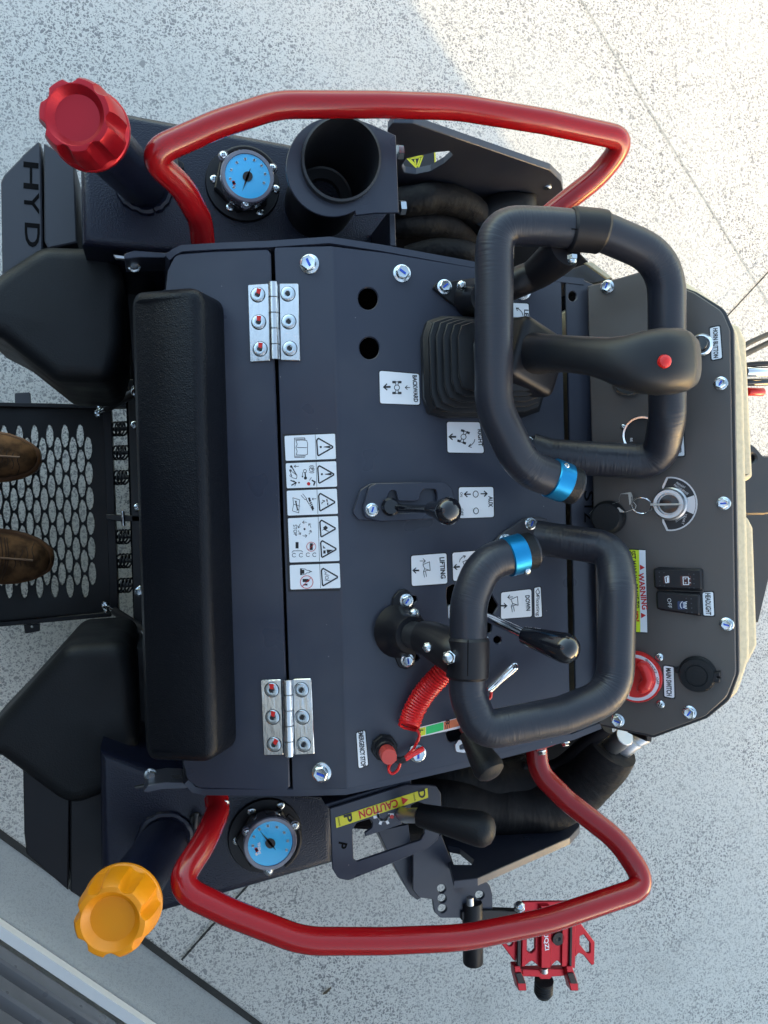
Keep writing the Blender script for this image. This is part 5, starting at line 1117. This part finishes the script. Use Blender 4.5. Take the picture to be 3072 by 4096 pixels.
# coil springs between platform and machine
for y in (927, 978.5, 1032, 1160, 1212, 1265):
    x0 = 238 + (y - 927) * .036; a = P(x0, y, GZ - .01); b = P(x0 + 38, y - 1, GZ + .01)
    sp_ = rod('spring_rod', a, b, .0045, m_steel, LD, 10)
    t = (b - a).normalized(); x_ = V((0, 0, 1)).cross(t).normalized(); y_ = t.cross(x_); hx = []
    for i in range(4 * 16 + 1):                        # each turn stands upright, the pitch is taken up underneath
        an = 2 * pi * i / 16 + pi / 2; fr = (i % 16) / 16; st_ = i // 16 + max(0, min(1, (fr - .35) / .3))
        hx.append(a.lerp(b, .10 + .80 * st_ / 4) + (x_ * cos(an) + y_ * sin(an)) * .0150)
    tube('coil_spring', hx, .0021, m_steel, sp_, 8)
rp = plate('rear_panel', [(276, 820), (330, 820), (345, 1400), (292, 1400)], flat(.27), 0, .2, .001, m=m_steel, parent=LD)
for c in (B7(1190, 443), B7(1217, 1170), B7(1246, 1896)): screw(flat(.272), c, 9, LD)
plate('rear_wall', [(262, 560), (380, 560), (410, 1690), (300, 1690)], flat(.24), 0, .1, .001, m=m_dark, parent=LD)
lt = plate('latch_lever', [(229, 1111), (262, 1112), (310, 1115), (310, 1127), (255, 1126), (230, 1121)], flat(GZ + .05), 0, .012, .001, m=m_steel, parent=LD)
rod('latch_pin', P(265, 1104, GZ + .06), P(267, 1136, GZ + .06), .004, m_chrome, lt); rod('latch_pin', P(303, 1122, GZ + .06), P(318, 1122, GZ + .06), .004, m_chrome, lt)
for a, b in (((212, 893), (291, 848)), ((227, 1307), (314, 1363))):
    p = P(*a, .27); q = P(*b, .42); gs_ = rod('gas_strut', p.lerp(q, .25), q, .0085, m_black, LD, 18); rod('strut_rod', p, p.lerp(q, .3), .004, m_chrome, gs_, 12)
    for e_ in (p, q): turned('ball_joint', [(0, -.008), (.006, -.006), (.0085, 0), (.006, .006), (0, .008)], Matrix.Translation(e_), m_zinc, gs_, 16)
    s_ = -1 if a[1] < 1000 else 1
    nut(P(a[0] + 4, a[1] + 12 * s_, .25), P(a[0] + 4, a[1] + 12 * s_, .27), .007, gs_, 'strut_nut')
plate('platform_hanger', [(172, 815), (268, 815), (272, 880), (222, 880), (205, 862)], flat(.26), 0, .03, .001, m=m_steel, parent=LD)
plate('platform_hanger', A6([(525, 1170), (600, 1050), (650, 1025), (900, 1040), (900, 1250), (700, 1200)]), flat(.26), 0, .03, .001, m=m_steel, parent=LD)
for c in (A3(825, 840), A3(800, 525), B1(875, 385), B1(700, 60), B1(820, 90), (301, 1278)): bolt(flat(.35), c, 10, LD, None)
plate('hull_post', [(268, 560), (300, 556), (320, 830), (290, 850)], flat(.55), 0, .3, .002, m=m_steel, parent=LD)
plate('hull_post', [(295, 1400), (325, 1400), (335, 1690), (305, 1690)], flat(.55), 0, .3, .002, m=m_steel, parent=LD)
# tracks carry the machine (hidden below tanks and hood)
for y in (.40, -.46):
    v_, f_ = boxv(-.15, .85, y - .09, y + .09, .0, .30); mbx = MB(); 
    v_, f_ = rbox(.5, .09, 0, .3, .12, .02); vv = [V((p.x + .35, y + p.y, p.z)) for p in v_]; link('rubber_track', mesh(vv, f_, 40), m_rubber, LD)

# ------------------------------------------------------------------ the operator's feet
pe = empty('person', tuple(P(-40, 1095, GZ)), 'operator in brown lace-up work boots standing on the slotted platform, boots just in view', 'person')
def boot(tip, heel_dir, wpx, side):
    t = P(*tip, GZ + .03); t.z = 0; d = V((*heel_dir, 0)).normalized(); n = V((-d.y, d.x, 0)); B = GZ + .004
    W = wpx * mpp(P(*tip, GZ + .05))
    # along the foot: distance from the toe, half width, sole height, top height, sideways shift
    sec = [(.000, .10, .020, .030, 0), (.004, .36, .014, .044, 0), (.014, .58, .010, .057, 0), (.032, .77, .008, .066, 0), (.058, .92, .007, .071, 0), (.085, .99, .006, .074, .0), (.112, 1.0, .006, .080, .0), (.140, .97, .007, .092, -.002), (.170, .90, .008, .112, -.004), (.200, .82, .010, .140, -.005), (.230, .76, .012, .165, -.005), (.262, .74, .012, .175, -.004), (.290, .66, .012, .172, -.002), (.306, .42, .016, .165, 0)]
    vs_, fs = [], []; N = 26
    for x, hw_, zb, zt, sh in sec:
        c_ = t + d * x + n * sh * side
        for i in range(N):
            a = 2 * pi * i / N; ca, sa = cos(a), sin(a)
            yy = hw_ * W * (abs(ca) ** .8) * (1 if ca >= 0 else -1) * (1 - .18 * max(0, sa)); zz = (zb + zt) / 2 + (zt - zb) / 2 * (abs(sa) ** .75) * (1 if sa >= 0 else -1)
            vs_.append(V((*(c_ + n * yy).xy, B + .016 + zz)))
    for r in range(len(sec) - 1):
        for i in range(N): j = (i + 1) % N; fs.append((r * N + i, (r + 1) * N + i, (r + 1) * N + j, r * N + j))
    fs.append(tuple(range(N))); fs.append(tuple(range((len(sec) - 1) * N, len(sec) * N))[::-1])
    bo = link('boot', mesh(vs_, fs, 60), m_boot, pe)
    # welt and sole
    L_ol = [t + d * (x - .004 if x < .01 else x) + n * (hw_ * W * 1.07 + .003) + n * sh * side for x, hw_, _, _, sh in sec]; R_ol = [t + d * (x - .004 if x < .01 else x) - n * (hw_ * W * 1.07 + .003) + n * sh * side for x, hw_, _, _, sh in sec]
    loop = L_ol + R_ol[::-1]; v_, f_ = solid([[V((p.x, p.y)) for p in loop]], B + .026, .026, .003, lambda a, b, h: V((a, b, h)))
    link('sole', mesh(v_, f_, 40), m_sole, bo)
    # toe-cap seams and laces lie on the upper
    def top(x, y):
        for (x0, w0, b0, t0, s0), (x1, w1, b1, t1, s1) in zip(sec, sec[1:]):
            if x0 <= x <= x1:
                q = (x - x0) / (x1 - x0); hw_ = w0 + (w1 - w0) * q; zb = b0 + (b1 - b0) * q; zt = t0 + (t1 - t0) * q; sh = s0 + (s1 - s0) * q
                yy = max(-.97, min(.97, y / hw_)); sa = (1 - abs(yy) ** 2.2) ** .5
                return t + d * x + n * (y * W * (1 - .18 * sa) + sh * side) + V((0, 0, B + .016 + (zb + zt) / 2 + (zt - zb) / 2 * sa ** .75))
    for xs in (.070, .0745, .081):
        tube('toe_seam', [top(xs + .012 * abs(y) ** 2, y) + V((0, 0, .0004)) for y in [k / 10 for k in range(-9, 10)]], .0011, m_crease, bo, 6)
    for k in range(4): tube('crease', [top(.028 + k * .010 + .004 * y * y + .002 * sin(9 * y + k), y) - V((0, 0, .0003)) for y in [(i / 10 - .12 * k + .1) * side for i in range(-2, 8)]], [.0002] + [.0011] * 8 + [.0002], m_crease, bo, 6)  # raised dark tubes, the shade of the creases put into their colour
    for k in range(5):
        xs = .098 + k * .018
        tube('lace', [top(xs + .003 * y, y) + V((0, 0, .0028)) for y in [i / 8 for i in range(-3, 4)]], .0022, m_lace, bo, 8)
    q = [top(.125, .0), top(.095, .06 * side), top(.060, .05 * side), top(.026, .04 * side)]
    tube('lace_end', [p + V((0, 0, .0025)) for p in q], .0022, m_lace, bo, 8)
    q = [top(.095 + .03 * (1 - cos(a)) * .5, -.30 * side + .16 * sin(a)) for a in [i * pi / 8 for i in range(17)]]; tube('lace_loop', [p + V((0, 0, .003)) for p in q], .0020, m_lace, bo, 8)
    return t + d * .235
an1 = boot((82, 992), (-.985, .05), 50, 1); an2 = boot((109, 1211), (-.985, .10), 53, -1)
# the rest of the operator stands behind the picture and shades the lid
ax_ = (an1.x + an2.x) / 2; yc = (an1.y + an2.y) / 2
J = dict(pelvis=(ax_ - .03, yc, 1.14), waist=(ax_ - .01, yc, 1.30), chest=(ax_ + .05, yc, 1.52), neckb=(ax_ + .09, yc, 1.67), neck=(ax_ + .12, yc, 1.72), jaw=(ax_ + .165, yc, 1.78), head=(ax_ + .155, yc, 1.86), crown=(ax_ + .135, yc, 1.925))
R_b = dict(pelvis=(.150, .115), waist=(.140, .105), chest=(.165, .115), neckb=(.075, .075), neck=(.055, .058), jaw=(.062, .075), head=(.078, .095), crown=(.055, .065))
E_b = [('pelvis', 'waist'), ('waist', 'chest'), ('chest', 'neckb'), ('neckb', 'neck'), ('neck', 'jaw'), ('jaw', 'head'), ('head', 'crown')]
for s, an in ((1, an1), (-1, an2)):
    k = 'l' if s > 0 else 'r'
    J.update({k + 'hip': (ax_ - .03, yc + s * .10, 1.08), k + 'knee': (an.x + .03, an.y * .85 + yc * .15, .69), k + 'shin': (an.x, an.y, .45), k + 'ankle': (an.x, an.y, GZ + .12),
              k + 'shoulder': (ax_ + .06, yc + s * .19, 1.61), k + 'elbow': (ax_ + .16, yc + s * .27, 1.40), k + 'wrist': (ax_ + .33, yc * .5 + s * .13, 1.84), k + 'hand': (ax_ + .365, yc * .4 + s * .105, 1.92)})
    R_b.update({k + 'hip': (.090, .095), k + 'knee': (.068, .070), k + 'shin': (.062, .066), k + 'ankle': (.056, .060), k + 'shoulder': (.068, .068), k + 'elbow': (.048, .048), k + 'wrist': (.030, .034), k + 'hand': (.042, .020)})
    E_b += [('pelvis', k + 'hip'), (k + 'hip', k + 'knee'), (k + 'knee', k + 'shin'), (k + 'shin', k + 'ankle'), ('chest', k + 'shoulder'), (k + 'shoulder', k + 'elbow'), (k + 'elbow', k + 'wrist'), (k + 'wrist', k + 'hand')]
    h_ = V(J[k + 'hand'])
    for fi in range(4):
        a = h_ + V((.010, -s * .012 * fi, .045 - .004 * abs(fi - 1.5))); nm = k + 'f%d' % fi; J[nm] = tuple(a); J[nm + 't'] = tuple(a + V((.030, -s * .012, .022))); R_b[nm] = (.0095, .0095); R_b[nm + 't'] = (.0080, .0080); E_b += [(k + 'hand', nm), (nm, nm + 't')]
    J[k + 'th'] = tuple(h_ + V((.028, -s * .028, .0))); J[k + 'tht'] = tuple(h_ + V((.050, -s * .040, .030))); R_b[k + 'th'] = (.011, .011); R_b[k + 'tht'] = (.009, .009); E_b += [(k + 'hand', k + 'th'), (k + 'th', k + 'tht')]
nm_ = list(J); me = bpy.data.meshes.new('body'); me.from_pydata([J[n] for n in nm_], [(nm_.index(a), nm_.index(b)) for a, b in E_b], [])
ob = bpy.data.objects.new('tmp_body', me); sc.collection.objects.link(ob)
md = ob.modifiers.new('skin', 'SKIN'); md.use_smooth_shade = True; ob.modifiers.new('sub', 'SUBSURF').levels = 2
for i_, n in enumerate(nm_): me.skin_vertices[0].data[i_].radius = R_b[n]; me.skin_vertices[0].data[i_].use_root = (n == 'pelvis')
bpy.context.view_layer.update(); dg = bpy.context.evaluated_depsgraph_get()
bm_ = bpy.data.meshes.new_from_object(ob.evaluated_get(dg)); bpy.data.objects.remove(ob)
for m in (m_trouser, m_shirt, m_skin, m_hair): bm_.materials.append(m)
for p in bm_.polygons:
    c = p.center; p.use_smooth = True
    fore = c.z > 1.55 and c.x > ax_ + .22; headp = c.z > 1.715
    p.material_index = 2 if fore else (3 if headp and (c.z > 1.88 or c.x < ax_ + .11) else 2 if headp else 1 if c.z > 1.16 else 0)
link('body', bm_, None, pe)
